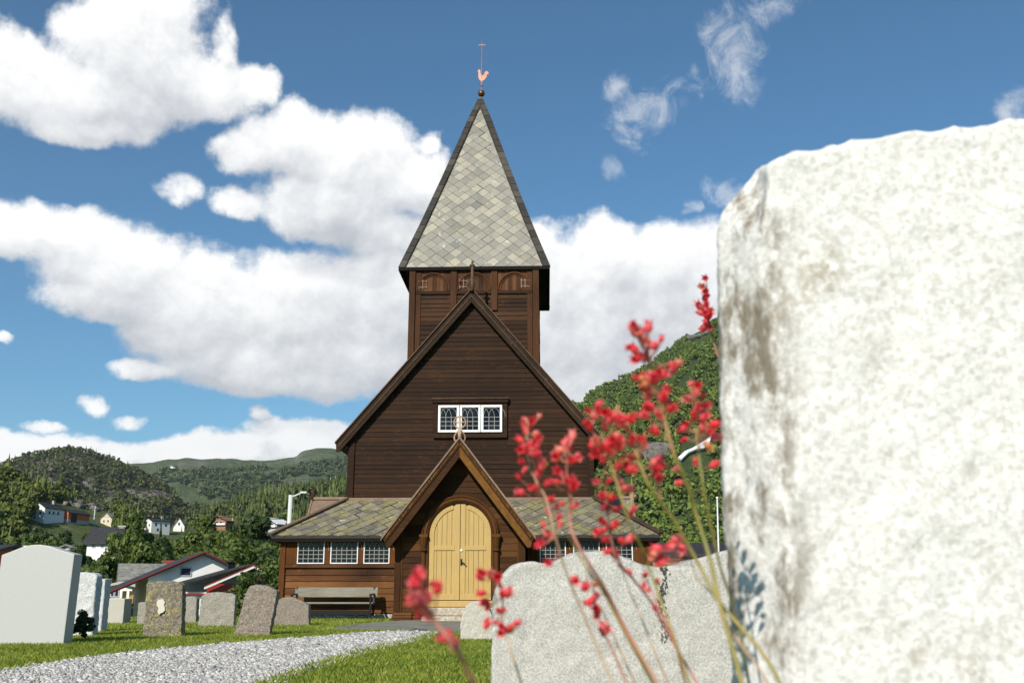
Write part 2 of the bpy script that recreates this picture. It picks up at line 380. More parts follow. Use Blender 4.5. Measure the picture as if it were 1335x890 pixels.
so = bpy.data.objects.new('sun', sl); COL.objects.link(so); so.rotation_euler = SUN.to_track_quat('Z', 'Y').to_euler(); so.location = (-10,-20,30)
cam = bpy.data.cameras.new('camera'); co_ = bpy.data.objects.new('camera', cam); COL.objects.link(co_)
co_.location = (0,0,EYE); co_.rotation_euler = (R(90)+TH, 0, 0)
cam.sensor_width = 36; cam.lens = 36*F/1335; cam.clip_end = 20000; cam.clip_start = .05
cam.dof.use_dof = True; cam.dof.focus_distance = 24; cam.dof.aperture_fstop = 12.5
SC.camera = co_
SC.view_settings.view_transform = 'Standard'; SC.view_settings.look = 'None'; SC.view_settings.exposure = .08; SC.view_settings.gamma = 1
SC.cycles.max_bounces = 5; SC.cycles.diffuse_bounces = 3; SC.cycles.transparent_max_bounces = 4
# ================================================================== terrain
def sm(a, b, x):
    t = min(1, max(0, (x-a)/(b-a))); return t*t*(3-2*t)
def gz(X, Y):
    d = sm(24, 60, Y)*sm(-3, -14, X) + sm(46, 90, Y)*(1-sm(-3, -14, X))
    z = -4.5*min(1, d)
    if Y > 30 or abs(X) > 30: z += .6*noise.noise(Vector((X*.03, Y*.03, 0)))*sm(30, 60, abs(X)+abs(Y))
    return z
def grid_axis(lo, hi, near, step0, grow):
    out = [near]; s = step0; x = near
    while x < hi: x += s; s *= grow; out.append(min(x, hi))
    s = step0; x = near; L = []
    while x > lo: x -= s; s *= grow; L.append(max(x, lo))
    return L[::-1]+out
def make_ground():
    xs = grid_axis(-5000, 5000, 0, 1.2, 1.09); ys = grid_axis(-300, 6000, 12, 1.5, 1.085)
    V = np.array([(x, y, gz(x, y)) for y in ys for x in xs]); nx = len(xs)
    Fc = np.array([(j*nx+i, j*nx+i+1, (j+1)*nx+i+1, (j+1)*nx+i) for j in range(len(ys)-1) for i in range(nx-1)])
    def fn(t):
        co = t.coord(); n = t.noise(co, 3, 5, .7); n2 = t.noise(co, .35, 4); n3 = t.noise(co, 40, 4, .7)
        c = t.ramp(n, [(.3,(.045,.075,.012)),(.55,(.085,.13,.020)),(.75,(.13,.15,.035))])
        c = t.mix(t.math('MULTIPLY', n3, .6), c, (.06,.10,.015)); c = t.mix(t.ramp(n2, [(.5,0),(.7,.4)]), c, (.15,.16,.045))
        return c, t.bump(n3, .8, .03)
    o = np_mesh('ground', V, Fc, mat('lawn_soil', fn, .95), smooth=True); tag(o, kind='structure')
make_ground()

def fbm(x, y, z=0, o=5):
    return noise.fractal(Vector((x, y, z)), 1.0, 2.0, o)
class Hill:
    def __init__(s, name, sil, r0, r1, z0, amp, seed, gcurve=1.0):
        s.name = name; s.r0 = r0; s.r1 = r1; s.z0 = z0; s.amp = amp; s.seed = seed; s.g = gcurve
        s.az = []; s.te = []
        for u, v in sil:
            r = ray(u, v); s.az.append(math.atan2(r[0], r[1])); s.te.append(r[2]/math.hypot(r[0], r[1]))
    def te_at(s, az): return float(np.interp(az, s.az, s.te))
    def h(s, az, r):
        t = (r-s.r0)/(s.r1-s.r0)
        if t < 0: return s.z0-5
        top = EYE+s.te_at(az)*s.r1
        x, y = r*math.sin(az), r*math.cos(az); L = s.r1/9
        n = fbm(x/L, y/L, s.seed)
        if t <= 1: g = (t**s.g); b = 1
        else: g = 1-.35*(t-1)/.35; b = max(0, 1-(t-1)*3)
        w = min(1, t*4)*min(1, .35+abs(1-t)*3)
        return s.z0+(top-s.z0)*g+s.amp*n*w
    def rock(s, az, r):
        x, y = r*math.sin(az), r*math.cos(az); L = s.r1/22
        return fbm(x/L, y/L*.5, s.seed+9, 4)
    def build(s, m, na=260, nr=70):
        a0, a1 = s.az[0], s.az[-1]; V = []
        for j in range(nr):
            r = s.r0+(s.r1*1.35-s.r0)*j/(nr-1)
            for i in range(na):
                a = a0+(a1-a0)*i/(na-1); V.append((r*math.sin(a), r*math.cos(a), s.h(a, r)))
        Fc = np.array([(j*na+i, j*na+i+1, (j+1)*na+i+1, (j+1)*na+i) for j in range(nr-1) for i in range(na-1)])
        o = np_mesh(s.name, np.array(V), Fc, m, smooth=True); tag(o, kind='structure'); s.obj = o; return o
    def hit(s, u, v):
        r_ = ray(u, v); az = math.atan2(r_[0], r_[1]); te = r_[2]/math.hypot(r_[0], r_[1])
        best = None; r = s.r0
        while r < s.r1*1.3:
            if EYE+te*r <= s.h(az, r): best = r; break
            r += (s.r1-s.r0)/400
        if best is None: best = s.r1
        return Vector((best*math.sin(az), best*math.cos(az), s.h(az, best)))
def hillmat(name, g1, g2, g3, rockc, s, rthr=(.58,.66)):
    def fn(t):
        co = t.coord(); n = t.noise(co, 1/s, 6, .7); n2 = t.noise(co, .22/s, 5, .6); v = t.voro(co, 2.0/s)
        c = t.ramp(n, [(.35, g1), (.5, g2), (.68, g3)])
        c = t.mix(t.ramp(v, [(.1, .0), (.6, .7)]), c, g1)
        r = t.noise(co, .13/s, 8, .72)
        c = t.mix(t.ramp(r, [(rthr[0], 0), (rthr[1], 1)]), c, t.mix(n, (rockc[0]*.5, rockc[1]*.5, rockc[2]*.5), rockc))
        return c, t.bump(n, 1.0, s*1.2)
    return mat(name, fn, .95)
LN = Hill('near_hillside', [(-900,470),(-500,560),(-200,592),(0,624),(40,640),(90,652),(130,664),(200,686),(260,690),(370,693),(460,700),(600,716),(800,740)], 190, 470, -5, 4, 3, 1.0)
DH = Hill('dark_hill', [(-900,660),(-300,618),(0,604),(30,602),(60,599),(85,598),(110,599),(150,606),(180,616),(205,630),(235,656),(300,700),(420,735)], 600, 1500, -5, 50, 11, .9)
CR = Hill('conifer_hill', [(60,750),(150,730),(230,700),(262,680),(300,662),(350,646),(400,640),(450,632),(520,615),(620,612),(720,640),(820,700)], 380, 820, -5, 10, 21, .9)
FM = Hill('far_mountain', [(-400,660),(0,640),(110,618),(160,609),(250,604),(330,601),(385,599),(393,592),(408,588),(430,587),(452,590),(520,600),(620,620),(760,650),(900,700)], 1500, 3200, -5, 60, 31, .9)
RM = Hill('green_mountain', [(420,745),(500,715),(600,668),(700,590),(765,533),(800,513),(840,489),(875,465),(905,440),(925,431),(960,405),(1100,330),(1300,300),(1600,330),(2200,450),(3200,600)], 480, 1500, -5, 60, 41, .85)
LN.build(hillmat('hill_meadow', (.06,.085,.014), (.11,.16,.024), (.19,.22,.045), (.30,.24,.18), 2.5, (.60,.66)), 260, 60)
DH.build(hillmat('hill_dark', (.012,.022,.010), (.030,.045,.018), (.07,.075,.035), (.34,.28,.23), 9, (.47,.58)), 220, 60)
CR.build(hillmat('hill_conifer', (.02,.035,.010), (.045,.07,.018), (.09,.11,.03), (.26,.22,.17), 5, (.58,.66)), 200, 50)
FM.build(hillmat('hill_far', (.07,.10,.035), (.13,.165,.055), (.20,.22,.085), (.30,.28,.23), 22, (.53,.66)), 260, 70)
RM.build(hillmat('hill_birch', (.035,.062,.010), (.065,.105,.016), (.11,.15,.028), (.28,.25,.18), 5, (.60,.68)), 320, 110)

# snow patches lying on the slopes
M['snow'] = mat('snow', (.85,.87,.9), .6)
def snow(hill, px, lift, label, n=1):
    P = [hill.hit(u, v) for u, v in px]
    P = [p*(1-lift/p.length)+Vector((0,0,lift*.3)) for p in P]
    c = sum(P, Vector())/len(P); back = Vector((0, 1.5, -1.0))
    k = len(P); mb = MB()
    mb.add(P+[p+back for p in P], [tuple(range(k)), tuple(reversed(range(k, 2*k)))]+[(i, i+k, (i+1)%k+k, (i+1)%k) for i in range(k)])
    o = mb.build('snow_patch', M['snow']); tag(o, label, 'snow', 'snow patches on the slopes', 'structure')
snow(RM, [(884,600),(893,591),(903,586),(910,582),(921,575),(929,570),(925,579),(918,587),(908,591),(898,594),(889,601)], 4, 'long white snow streak on the green mountain beside the pale stone')
snow(FM, [(166,612),(172,610.5),(180,612),(181,614),(174,616),(168,615)], 9, 'small snow patch on the far ridge above the dark hill')
snow(FM, [(217,610),(224,609),(229,611),(222,612.5)], 9, 'thin snow patch on the far ridge left of the middle')
snow(FM, [(289,616),(296,613),(302,613.5),(298,617),(292,618)], 9, 'bright snow spot on the far ridge above the brown chalet')

def crown_mesh(seed, rx, rz, zc, nb, nl, ls):
    rg = np.random.default_rng(seed); C = []
    for i in range(nb):
        a = rg.uniform(0, 2*math.pi); e = math.asin(rg.uniform(-.8, 1)); rr = rg.uniform(.35, .85)
        C.append((rr*rx*math.cos(a)*math.cos(e), rr*rx*math.sin(a)*math.cos(e), zc+rr*rz*math.sin(e), rg.uniform(.22, .42)*rx))
    C = np.array(C); idx = rg.integers(0, nb, nl)
    d = rg.normal(size=(nl, 3)); d /= np.linalg.norm(d, axis=1)[:, None]
    rad = C[idx, 3]*rg.uniform(.45, 1.08, nl)**.6
    P = C[idx, :3]+d*rad[:, None]*np.array([1, 1, .8])
    nrm = d+rg.normal(size=(nl, 3))*.55; nrm /= np.linalg.norm(nrm, axis=1)[:, None]
    t1 = np.cross(nrm, rg.normal(size=(nl, 3))); t1 /= np.linalg.norm(t1, axis=1)[:, None]; t2 = np.cross(nrm, t1)
    s = ls*rg.uniform(.6, 1.4, nl)[:, None]
    V = np.stack([P-t1*s*.5, P+t2*s*.42, P+t1*s*.6, P-t2*s*.42], 1).reshape(-1, 3)
    return V, np.arange(nl*4).reshape(-1, 4), C
# ---- far forest as one mass per hill
iv, if_ = ico(2); jv, jf = ico(1)
def leafmat(name, cols, s=.6):
    def fn(t):
        isl = t.island(); n = t.noise(t.coord(), s, 3, .6)
        f = t.math('ADD', t.math('MULTIPLY', isl, .6), t.math('MULTIPLY', n, .4))
        return t.ramp(f, [(.2, cols[0]), (.5, cols[1]), (.85, cols[2])]), t.bump(t.noise(t.coord(), 1.5, 3), .8, .5)
    return mat(name, fn, .85)
def forest(hill, name, m, n, size, box, conifer=.0, tmin=0, rocks=.28, skip=(), seed=1, hmul=1.3, low=False, tmax=1.02, cards=0):
    """n tree shapes on the hill inside a span of directions"""
    rg = random.Random(seed); P = []; S = []; C = []
    a0 = math.atan2(ray(box[0], 600)[0], ray(box[0], 600)[1]); a1 = math.atan2(ray(box[1], 600)[0], ray(box[1], 600)[1])
    tries = 0
    while len(P) < n and tries < n*6:
        tries += 1
        a = rg.uniform(a0, a1); t = tmin+(tmax-tmin)*rg.random()**.8; r = hill.r0+(hill.r1-hill.r0)*t
        if rocks and hill.rock(a, r) > rocks: continue
        x, y = r*math.sin(a), r*math.cos(a); z = hill.h(a, r)
        u, v = proj(x, y, z)
        vt_ = proj(x, y, z+size*1.1)[1]
        if any(s[0] < u < s[2] and (s[1] < v < s[3] or (vt_ < s[3] and v > s[1])) for s in skip): continue
        k = size*rg.uniform(.55, 1.3); P.append((x, y, z+k*.5)); C.append(rg.random() < conifer); S.append(k)
    P = np.array(P); S = np.array(S); C = np.array(C); out = []
    d = ~C
    if d.any():
        s3 = np.stack([S[d]*.55, S[d]*.55, S[d]*.5*hmul], -1)
        if cards:
            for q in range(3):
                dd = np.where(d)[0][q::3]
                V_, F_, _ = crown_mesh(300+q+seed*7, .6, .62, 0, 9, cards, 1.35/math.sqrt(cards)*1.5)
                out.append(scatter(V_, F_, P[dd], S[dd][:, None]*np.array([.95, .95, .95*hmul/1.3]), jit=0))
        else: out.append(scatter(jv if low else iv, jf if low else if_, P[d], s3, jit=.34))
    if C.any():
        k = 7; tv = [(0,0,1.25)]; tf = []
        for lv, (zz, rr) in enumerate([(.55,.16),(.5,.30),(-.0,.26),(-.05,.42),(-.5,.5)]):
            for j in range(k): tv.append((rr*math.cos(2*math.pi*j/k+lv), rr*math.sin(2*math.pi*j/k+lv), zz))
        for j in range(k): tf.append((0, 1+j, 1+(j+1)%k))
        for lv in range(4):
            for j in range(k):
                a, b, c, e = 1+lv*k+j, 1+lv*k+(j+1)%k, 1+(lv+1)*k+(j+1)%k, 1+(lv+1)*k+j
                tf += [(a, e, c), (a, c, b)]
        out.append(scatter(np.array(tv), np.array(tf), P[C], np.stack([S[C]*.5, S[C]*.5, S[C]*1.0], -1), jit=.15))
    V = []; Fc = []; o = 0
    for v, f in out:
        if cards and f.shape[1] == 3: f = np.concatenate([f, f[:, 2:3]], 1)
        V.append(v); Fc.append(f+o); o += len(v)
    if cards and C.any():       # triangles become triangles again: one polygon list with mixed sizes
        Vv = np.concatenate(V); Ff = np.concatenate(Fc); me = bpy.data.meshes.new(name); tri = Ff[:, 2] == Ff[:, 3]
        sizes = np.where(tri, 3, 4); starts = np.concatenate([[0], np.cumsum(sizes)[:-1]])
        keep = np.ones(Ff.shape, bool); keep[tri, 3] = False
        me.vertices.add(len(Vv)); me.vertices.foreach_set('co', Vv.astype(np.float32).ravel())
        me.loops.add(int(sizes.sum())); me.loops.foreach_set('vertex_index', Ff[keep].astype(np.int32))
        me.polygons.add(len(Ff)); me.polygons.foreach_set('loop_start', starts.astype(np.int32))
        me.update(calc_edges=True); me.materials.append(m); ob = bpy.data.objects.new(name, me); COL.objects.link(ob)
    else: ob = np_mesh(name, np.concatenate(V), np.concatenate(Fc), m)
    tag(ob, kind='stuff')
    return ob
def proj(X, Y, Z):
    Z -= EYE; zc = Y*CT+Z*ST; yc = -Y*ST+Z*CT
    return 667.5+F*X/zc, 445-F*yc/zc
fo = forest(RM, 'mountain_forest', leafmat('leaf_birch', [(.050,.085,.012),(.12,.18,.024),(.21,.26,.045)]), 21000, 6, (640,1160), .03, .0, .62, skip=[(884,568,930,602),(838,578,872,600),(898,432,925,446)], seed=2, cards=28)
tag(fo, 'dense green birch forest covering the steep mountain', 'forest')
fo = forest(RM, 'mountain_forest', fo.data.materials[0], 9000, 8, (1155,2300), .03, .0, .62, seed=12, cards=22); tag(fo, 'birch forest on the part of the mountain behind the big pale stone', 'forest')
fo = forest(DH, 'hill_forest', leafmat('leaf_dark', [(.030,.045,.013),(.075,.095,.026),(.14,.155,.05)]), 9000, 5.5, (-120,300), .12, .0, .0, seed=3, cards=26)
tag(fo, 'dark woodland on the rocky hill at the far left', 'forest')
fo = forest(CR, 'conifer_forest', leafmat('leaf_conifer', [(.025,.042,.008),(.070,.098,.018),(.15,.175,.035)]), 7000, 6.5, (200,800), .55, .0, .3, seed=4, cards=26)
tag(fo, 'spruce forest on the slope left of the church', 'forest')
fo = forest(FM, 'upland_scrub', leafmat('leaf_far', [(.025,.045,.012),(.055,.085,.022),(.10,.13,.04)]), 7000, 12, (100,470), .1, .0, .12, seed=5, hmul=1, low=True, tmax=.86, cards=14)
tag(fo, 'scrub and low trees on the far upland', 'forest')
fo = forest(LN, 'hillside_wood', leafmat('leaf_near', [(.032,.050,.007),(.085,.115,.015),(.16,.18,.030)], .3), 3800, 6, (-220,640), .1, .0, .4,
   skip=[(40,655,150,694),(28,684,150,700),(180,660,260,702),(268,664,318,700),(330,664,380,704)], seed=6, cards=170)
tag(fo, 'broadleaf wood covering the near hillside among the houses', 'forest')

M['rock_face'] = mat('rock_face', lambda t: (t.ramp(t.noise(t.coord(), .35, 6, .7), [(.3,(.05,.048,.04)),(.5,(.15,.135,.115)),(.7,(.27,.245,.21))]), t.bump(t.noise(t.coord(), .5, 6, .7), 1, 1.0)), .9)
def rocks(hill, boxes, size, n, label):
    rg = random.Random(9); P = []; S = []
    for (u0, v0, u1, v1) in boxes:
        for i in range(n):
            s = rg.random(); w = rg.gauss(0, .22)
            q = hill.hit(u0+(u1-u0)*s, v0+(v1-v0)*s+(v1-v0+6)*w*.5); P.append(q[:]); k = size*rg.uniform(.5, 1.4); S.append((k*1.3, k*.7, k*.75))
    V, Fc = scatter(iv, if_, np.array(P), np.array(S), tilt=.3, jit=.25); o = np_mesh('rock_face', V, Fc, M['rock_face']); tag(o, label, kind='structure')
rocks(RM, [(838,592,872,586),(850,598,868,594),(900,442,926,434),(885,472,893,468)], 5, 16, 'grey rock outcrops on the green mountain')
rocks(DH, [(20,612,46,620),(55,624,82,640),(94,608,108,614),(112,628,124,640),(170,640,190,655),(140,652,160,662),(60,604,70,612),(130,612,150,622)], 3.2, 20, 'grey pink rock bands on the dark hill')
rocks(LN, [(2,640,40,650),(84,655,112,662),(120,655,126,668)], 1.8, 16, 'rocky ledges above the farmhouse')
# ================================================================== individual trees
M['bark'] = mat('bark', lambda t: (t.ramp(t.noise(t.coord(), 3, 4), [(.3,(.05,.04,.03)),(.7,(.16,.13,.10))]), None), .9)
def leaf_card_mat(name, cols):
    def fn(t):
        isl = t.island(); n = t.noise(t.coord(), .45, 3, .6)
        f = t.math('ADD', t.math('MULTIPLY', isl, .5), t.math('MULTIPLY', n, .5))
        return t.ramp(f, [(.25, cols[0]), (.5, cols[1]), (.75, cols[2])])
    m = mat(name, fn, .6); b = m.node_tree.nodes['Principled BSDF']
    tr = m.node_tree.nodes.new('ShaderNodeBsdfTranslucent'); mx = m.node_tree.nodes.new('ShaderNodeMixShader'); mx.inputs[0].default_value = .3
    src = b.inputs['Base Color'].links[0].from_socket; m.node_tree.links.new(src, tr.inputs[0])
    m.node_tree.links.new(b.outputs[0], mx.inputs[1]); m.node_tree.links.new(tr.outputs[0], mx.inputs[2])
    m.node_tree.links.new(mx.outputs[0], m.node_tree.nodes['Material Output'].inputs[0]); return m
LM = [leaf_card_mat('leaves_mid', [(.030,.056,.007),(.075,.120,.014),(.15,.19,.026)]),
      leaf_card_mat('leaves_deep', [(.018,.036,.007),(.040,.072,.013),(.08,.12,.02)]),
      leaf_card_mat('leaves_light', [(.035,.060,.008),(.075,.115,.016),(.14,.18,.03)])]
def trunk_mb(C, h0, r0, seed):
    rg = random.Random(seed); mb = MB(); top = h0*1.9
    mb.tube([(0,0,-.6),(.05,0,h0*.5),(.0,.05,h0),(.1,0,top)], [r0*1.25,r0,r0*.8,r0*.3], 8)
    for c in C[:: max(1, len(C)//9)]:
        z = rg.uniform(h0*.6, top*.9)
        mb.tube([(0,0,z),(c[0]*.5,c[1]*.5,(z+c[2])/2+.1),(c[0],c[1],c[2])], [r0*.4,r0*.25,r0*.08], 6)
    return mb
protos = []
for k in range(4):
    rx, rz, zc = [(3.2,3.6,5.6),(2.7,4.4,6.6),(3.8,3.4,5.2),(2.2,3.0,4.4)][k]
    V, Fc, C = crown_mesh(50+k, rx, rz, zc, 26, 5200, .34)
    protos.append((V, Fc, C, k))
TREE = {}
def tree(k, mi, loc, s, label, group, rz=0):
    key = (k, mi)
    if key not in TREE:
        V, Fc, C, _ = protos[k]
        e = empty('broadleaf_tree', loc, rz, label, 'tree', group)
        np_mesh('crown', V, Fc, LM[mi], e)
        trunk_mb(C, [2.4,2.6,2.2,1.8][k], .22, k).build('trunk', M['bark'], e, smooth=True); TREE[key] = e
    else:
        e = copy_tree(TREE[key]); tag(e, label, 'tree', group); e.location = loc; e.rotation_euler = (0,0,rz)
    e.scale = (s, s, s); return e
G_MASS = 'broadleaf trees massed below the hillside houses'
def tree_px(k, mi, u, vtop, Y, label, group=G_MASS, wide=1.0):
    p = at(u, 775, Y); z = gz(p.x, Y) if Y < 125 else max(gz(p.x, Y), LN.h(math.atan2(p.x, Y), math.hypot(p.x, Y)))
    H = at(u, vtop, Y).z-z; hh = protos[k][0][:, 2].max()
    e = tree(k, mi, (p.x, Y, z), H/hh, label, group, random.uniform(0, 6.28)); e.scale.x *= wide; e.scale.y *= wide; return e
rt = random.Random(5)
tree_px(2, 0, 182, 690, 96, 'bushy tree just right of the white house with the black roof', wide=.7)
tree_px(3, 1, 98, 712, 98, 'small dark tree at the left end of the white house with the black roof')
tree_px(3, 2, 124, 722, 92, 'small light green tree in front of the white house with the black roof')
tree_px(1, 0, 168, 664, 100, 'tall mid green tree rising in front of the small white hillside houses', wide=.78)
tree_px(1, 2, 262, 668, 150, 'pale green tree between the white house and the brown chalet')
tree_px(3, 1, 325, 668, 160, 'narrow dark tree right of the brown chalet')
tree_px(2, 0, 118, 740, 70, 'low tree just left of the white cottage with a slate roof', wide=1.1)
LAB = 'dense green tree in the wooded band below the hillside houses'
u = -150
while u < 372:
    for (Y, vt, kk) in ((150, 694, 0), (118, 712, 1), (92, 733, 2)):
        uu = u+rt.uniform(-10, 10)
        if Y == 92 and 150 < uu < 365: continue
        if Y < 130 and 72 < uu < 200: continue
        if 45 < uu < 60 and Y == 150: continue
        tree_px(rt.randrange(3), rt.choice([0,0,1,1,2]), uu, vt+rt.uniform(-8, 9), Y+rt.uniform(-9, 9), LAB, G_MASS)
    u += 20 if u > -20 else 34
for (u, vt, Y, mi, lab) in [(353, 722, 46, 2, 'light green leafy bush beside the left corner of the church'), (338, 742, 50, 1, 'dark green bush behind the tilted brown gravestone')]:
    p = at(u, 775, Y); z = gz(p.x, Y); H = at(u, vt, Y).z-z
    e = empty('leafy_bush', (p.x, Y, z), 0, lab, 'bush', 'bushes beside the church')
    V, Fc, C = crown_mesh(90+Y, 1.9, H*.5, H*.5, 22, 7000, .13)
    np_mesh('foliage', V, Fc, LM[mi], e); trunk_mb(C, H*.3, .07, 3).build('stem', M['bark'], e)
for (u, vt, Y) in [(800,735,150),(880,728,140),(960,700,120),(1060,690,130),(1180,690,110),(1320,680,120),(1450,690,110)]:
    tree_px(rt.randrange(3), rt.choice([0,1]), u, vt, Y, 'green tree at the foot of the mountain behind the church and stones', 'trees at the foot of the mountain')

# ================================================================== houses
def paint(name, c, v=.06): return mat(name, lambda t: (t.ramp(t.noise(t.coord(), 1.5, 4), [(.3, tuple(k*(1-v*2) for k in c)), (.7, c)]), t.bump(t.math('SINE', t.math('MULTIPLY', sepz(t), 42)), .2, .002)), .6)
def sepz(t):
    s = t.n.new('ShaderNodeSeparateXYZ'); t.l.new(t.coord(), s.inputs[0]); return s.outputs[2]
M['h_white'] = paint('h_white', (.80,.79,.76)); M['h_cream'] = paint('h_cream', (.66,.58,.42)); M['h_red'] = paint('h_red', (.62,.13,.03))
M['h_brown'] = paint('h_brown', (.30,.15,.07)); M['h_grey'] = paint('h_grey', (.45,.46,.47)); M['h_darkred'] = paint('h_darkred', (.30,.03,.02))
M['r_black'] = mat('r_black', lambda t: (t.ramp(t.noise(t.coord(), 4, 4), [(.3,(.012,.012,.014)),(.7,(.035,.034,.036))]), None), .7)
M['r_slate'] = mat('r_slate', lambda t: t.ramp(t.noise(t.coord('Object', (1,1,3)), 3, 4), [(.35,(.12,.12,.11)),(.65,(.26,.25,.22))]), .7)
M['r_red'] = mat('r_red', (.22,.04,.025), .7); M['trim_red'] = mat('trim_red', (.30,.028,.02), .5); M['concrete'] = mat('concrete', (.42,.40,.36), .9)
M['h_glass'] = mat('h_glass', (.02,.03,.05), .15); M['h_blueglass'] = mat('h_blueglass', (.015,.03,.12), .15)
def house(loc, rz, w, d, hw, pitch, wall, roof, label, wins=(), side=(), chim=None, over=.35, base=None, trim=None, name='house', cat='house', thick=.18, left_ext=0, tw=.12):
    """gable end faces local -y; wins: (x, z, w, h) on the gable end; side: same on local +x side (y, z, w, h)"""
    e = empty(name, loc, rz, label, cat); rh = w/2*math.tan(pitch)
    mb = MB(); mb.prism([(-w/2,-3),(w/2,-3),(w/2,hw),(0,hw+rh),(-w/2,hw)], -d/2, d/2); mb.build('wall', M[wall], e)
    mb = MB(); s = math.tan(pitch); vt = thick/math.cos(pitch)
    for sg in (-1, 1):
        xe = sg*(w/2+over+(left_ext if sg < 0 else 0)); ze = hw+rh-abs(xe)*s
        mb.prism([(0,hw+rh+.02),(xe,ze+.02),(xe,ze+vt),(0,hw+rh+vt)], -d/2-over, d/2+over)
    r = mb.build('roof', M[roof], e)
    if trim:
        mb = MB()
        for sg in (-1, 1):
            xe = sg*(w/2+over+(left_ext if sg < 0 else 0)); ze = hw+rh-abs(xe)*s
            mb.prism([(0,hw+rh+vt*.9-tw*2),(xe,ze+vt*.9-tw*2),(xe,ze+vt*.9),(0,hw+rh+vt*.9)], -d/2-over-.06, -d/2-over-.003)
        mb.build('bargeboard', M[trim], r)
    if base:
        mb = MB(); mb.box(-w/2-.04, w/2+.04, -d/2-.04, d/2+.04, -3, base); mb.build('basement', M['concrete'], e)
    for (x, z, ww, hh) in wins:
        mb = MB(); mb.box(x-ww/2-.08, x+ww/2+.08, -d/2-.05, -d/2+.02, z-hh/2-.08, z+hh/2+.08); f = mb.build('window', M['white_paint'] if wall != 'h_white' else M['h_grey'], e)
        mb = MB(); mb.box(x-ww/2, x+ww/2, -d/2-.07, -d/2-.04, z-hh/2, z+hh/2); mb.build('pane', M['h_glass'], f)
    for (y, z, ww, hh) in side:
        sx = w/2
        mb = MB(); mb.box(sx-.02, sx+.05, y-ww/2-.08, y+ww/2+.08, z-hh/2-.08, z+hh/2+.08); f = mb.build('window', M['white_paint'] if wall != 'h_white' else M['h_grey'], e)
        mb = MB(); mb.box(sx+.04, sx+.07, y-ww/2, y+ww/2, z-hh/2, z+hh/2); mb.build('pane', M['h_glass'], f)
    if chim:
        mb = MB(); x, y, hh = chim; zz = hw+rh-abs(x)*s; mb.box(x-.35, x+.35, y-.35, y+.35, zz-.5, zz+hh); mb.box(x-.42, x+.42, y-.42, y+.42, zz+hh, zz+hh+.12); mb.build('chimney', M['concrete'], r)
    return e
def hp(u, v, lift=0): p = LN.hit(u, v); return p
def sc(p): return p.length/F*1.0   # metres per pixel at p
# hillside houses
p = hp(62, 678); k = sc(p)
e = house(p, R(-14), 17*k, 34*k, 13*k, R(33), 'h_white', 'r_black', 'white farmhouse with a dark roof left of the red barn on the hillside', [(-4*k,7*k,2*k,2.4*k),(3*k,7*k,2*k,2.4*k),(0,14*k,1.6*k,1.6*k),(-4*k,2*k,2*k,2*k)], [(-9*k,8*k,2.5*k,3*k),(-2*k,8*k,2.5*k,3*k),(6*k,8*k,2.5*k,3*k)], (0,2,1.2))
mb = MB(); mb.box(-17*k/2-5*k, -17*k/2, -17*k, -10*k, 4*k, 4.6*k); mb.box(-17*k/2-5*k, -17*k/2-4.6*k, -17*k, -10*k, 4.6*k, 7*k); mb.build('balcony', M['h_grey'], e)
p = hp(95, 682); k = sc(p)
e = house(p, R(-14), 15*k, 38*k, 11*k, R(30), 'h_red', 'r_black', 'bright red barn with a black roof on the green hillside', [(-3*k,8*k,1.6*k,2*k),(1.6*k,8*k,1.6*k,2*k)], [], None, base=3.5*k, name='barn', cat='barn')
mb = MB(); mb.box(15*k/2, 15*k/2+.08, -14*k, -4*k, 0, 10*k); mb.build('barn_door', M['r_black'], e)
p = hp(143, 685); k = sc(p)
house(p, R(-18), 16*k, 14*k, 8*k, R(38), 'h_cream', 'r_slate', 'small cream house with a steep gable right of the red barn', [(-3*k,5*k,2*k,2.4*k),(3*k,5*k,2*k,2.4*k)])
p = hp(187, 690); k = sc(p)
house(p, R(20), 12*k, 10*k, 5*k, R(40), 'h_white', 'r_slate', 'tiny white cottage just behind the tall tree', [(0,3*k,2*k,2*k)])
p = hp(204, 695); k = sc(p)
house(p, R(-35), 14*k, 26*k, 14*k, R(24), 'h_white', 'r_black', 'white two storey house with dark roof in the trees on the hillside', [(-3*k,9*k,2*k,2.4*k),(3*k,9*k,2*k,2.4*k)], [(-7*k,10*k,2.4*k,3*k),(0,10*k,2.4*k,3*k),(7*k,10*k,2.4*k,3*k),(-4*k,4*k,2.4*k,3*k)], (0,2,1))
p = hp(234, 692); k = sc(p)
house(p, R(10), 13*k, 16*k, 5*k, R(56), 'h_white', 'r_slate', 'white house with a very steep pointed grey roof on the hillside', [(0,8*k,2*k,3*k)])
p = hp(289, 690); k = sc(p)
e = house(p, R(-12), 22*k, 22*k, 11*k, R(24), 'h_brown', 'h_brown', 'brown wooden chalet with white windows on the hillside', [(-6*k,8*k,3*k,3*k),(-1*k,8*k,3*k,3*k),(4*k,8*k,3*k,3*k),(0,13*k,3*k,2*k)], [(0,5*k,3*k,3*k)], (4,2,1), over=1.2)
mb = MB(); mb.box(-11*k, 11*k, -13.5*k, -11*k, 4.6*k, 5.2*k); mb.box(-11*k, 11*k, -13.5*k, -13.1*k, 5.2*k, 7*k); mb.build('balcony', M['h_white'], e)
p = hp(357, 694); k = sc(p)
e = house(p, R(-28), 26*k, 20*k, 11*k, R(26), 'h_grey', 'h_white', 'white chalet with a wide overhanging gable and balcony beside the lamp post', [(-6*k,9*k,4*k,3*k),(5*k,9*k,4*k,3*k),(0,14*k,4*k,2*k)], [(0,5*k,3*k,3*k)], None, over=1.6, trim='h_white')
mb = MB(); mb.box(-13*k, 13*k, -13*k, -10*k, 5.6*k, 6.2*k); mb.box(-13*k, 13*k, -13*k, -12.6*k, 6.2*k, 8.2*k); mb.build('balcony', M['h_white'], e)
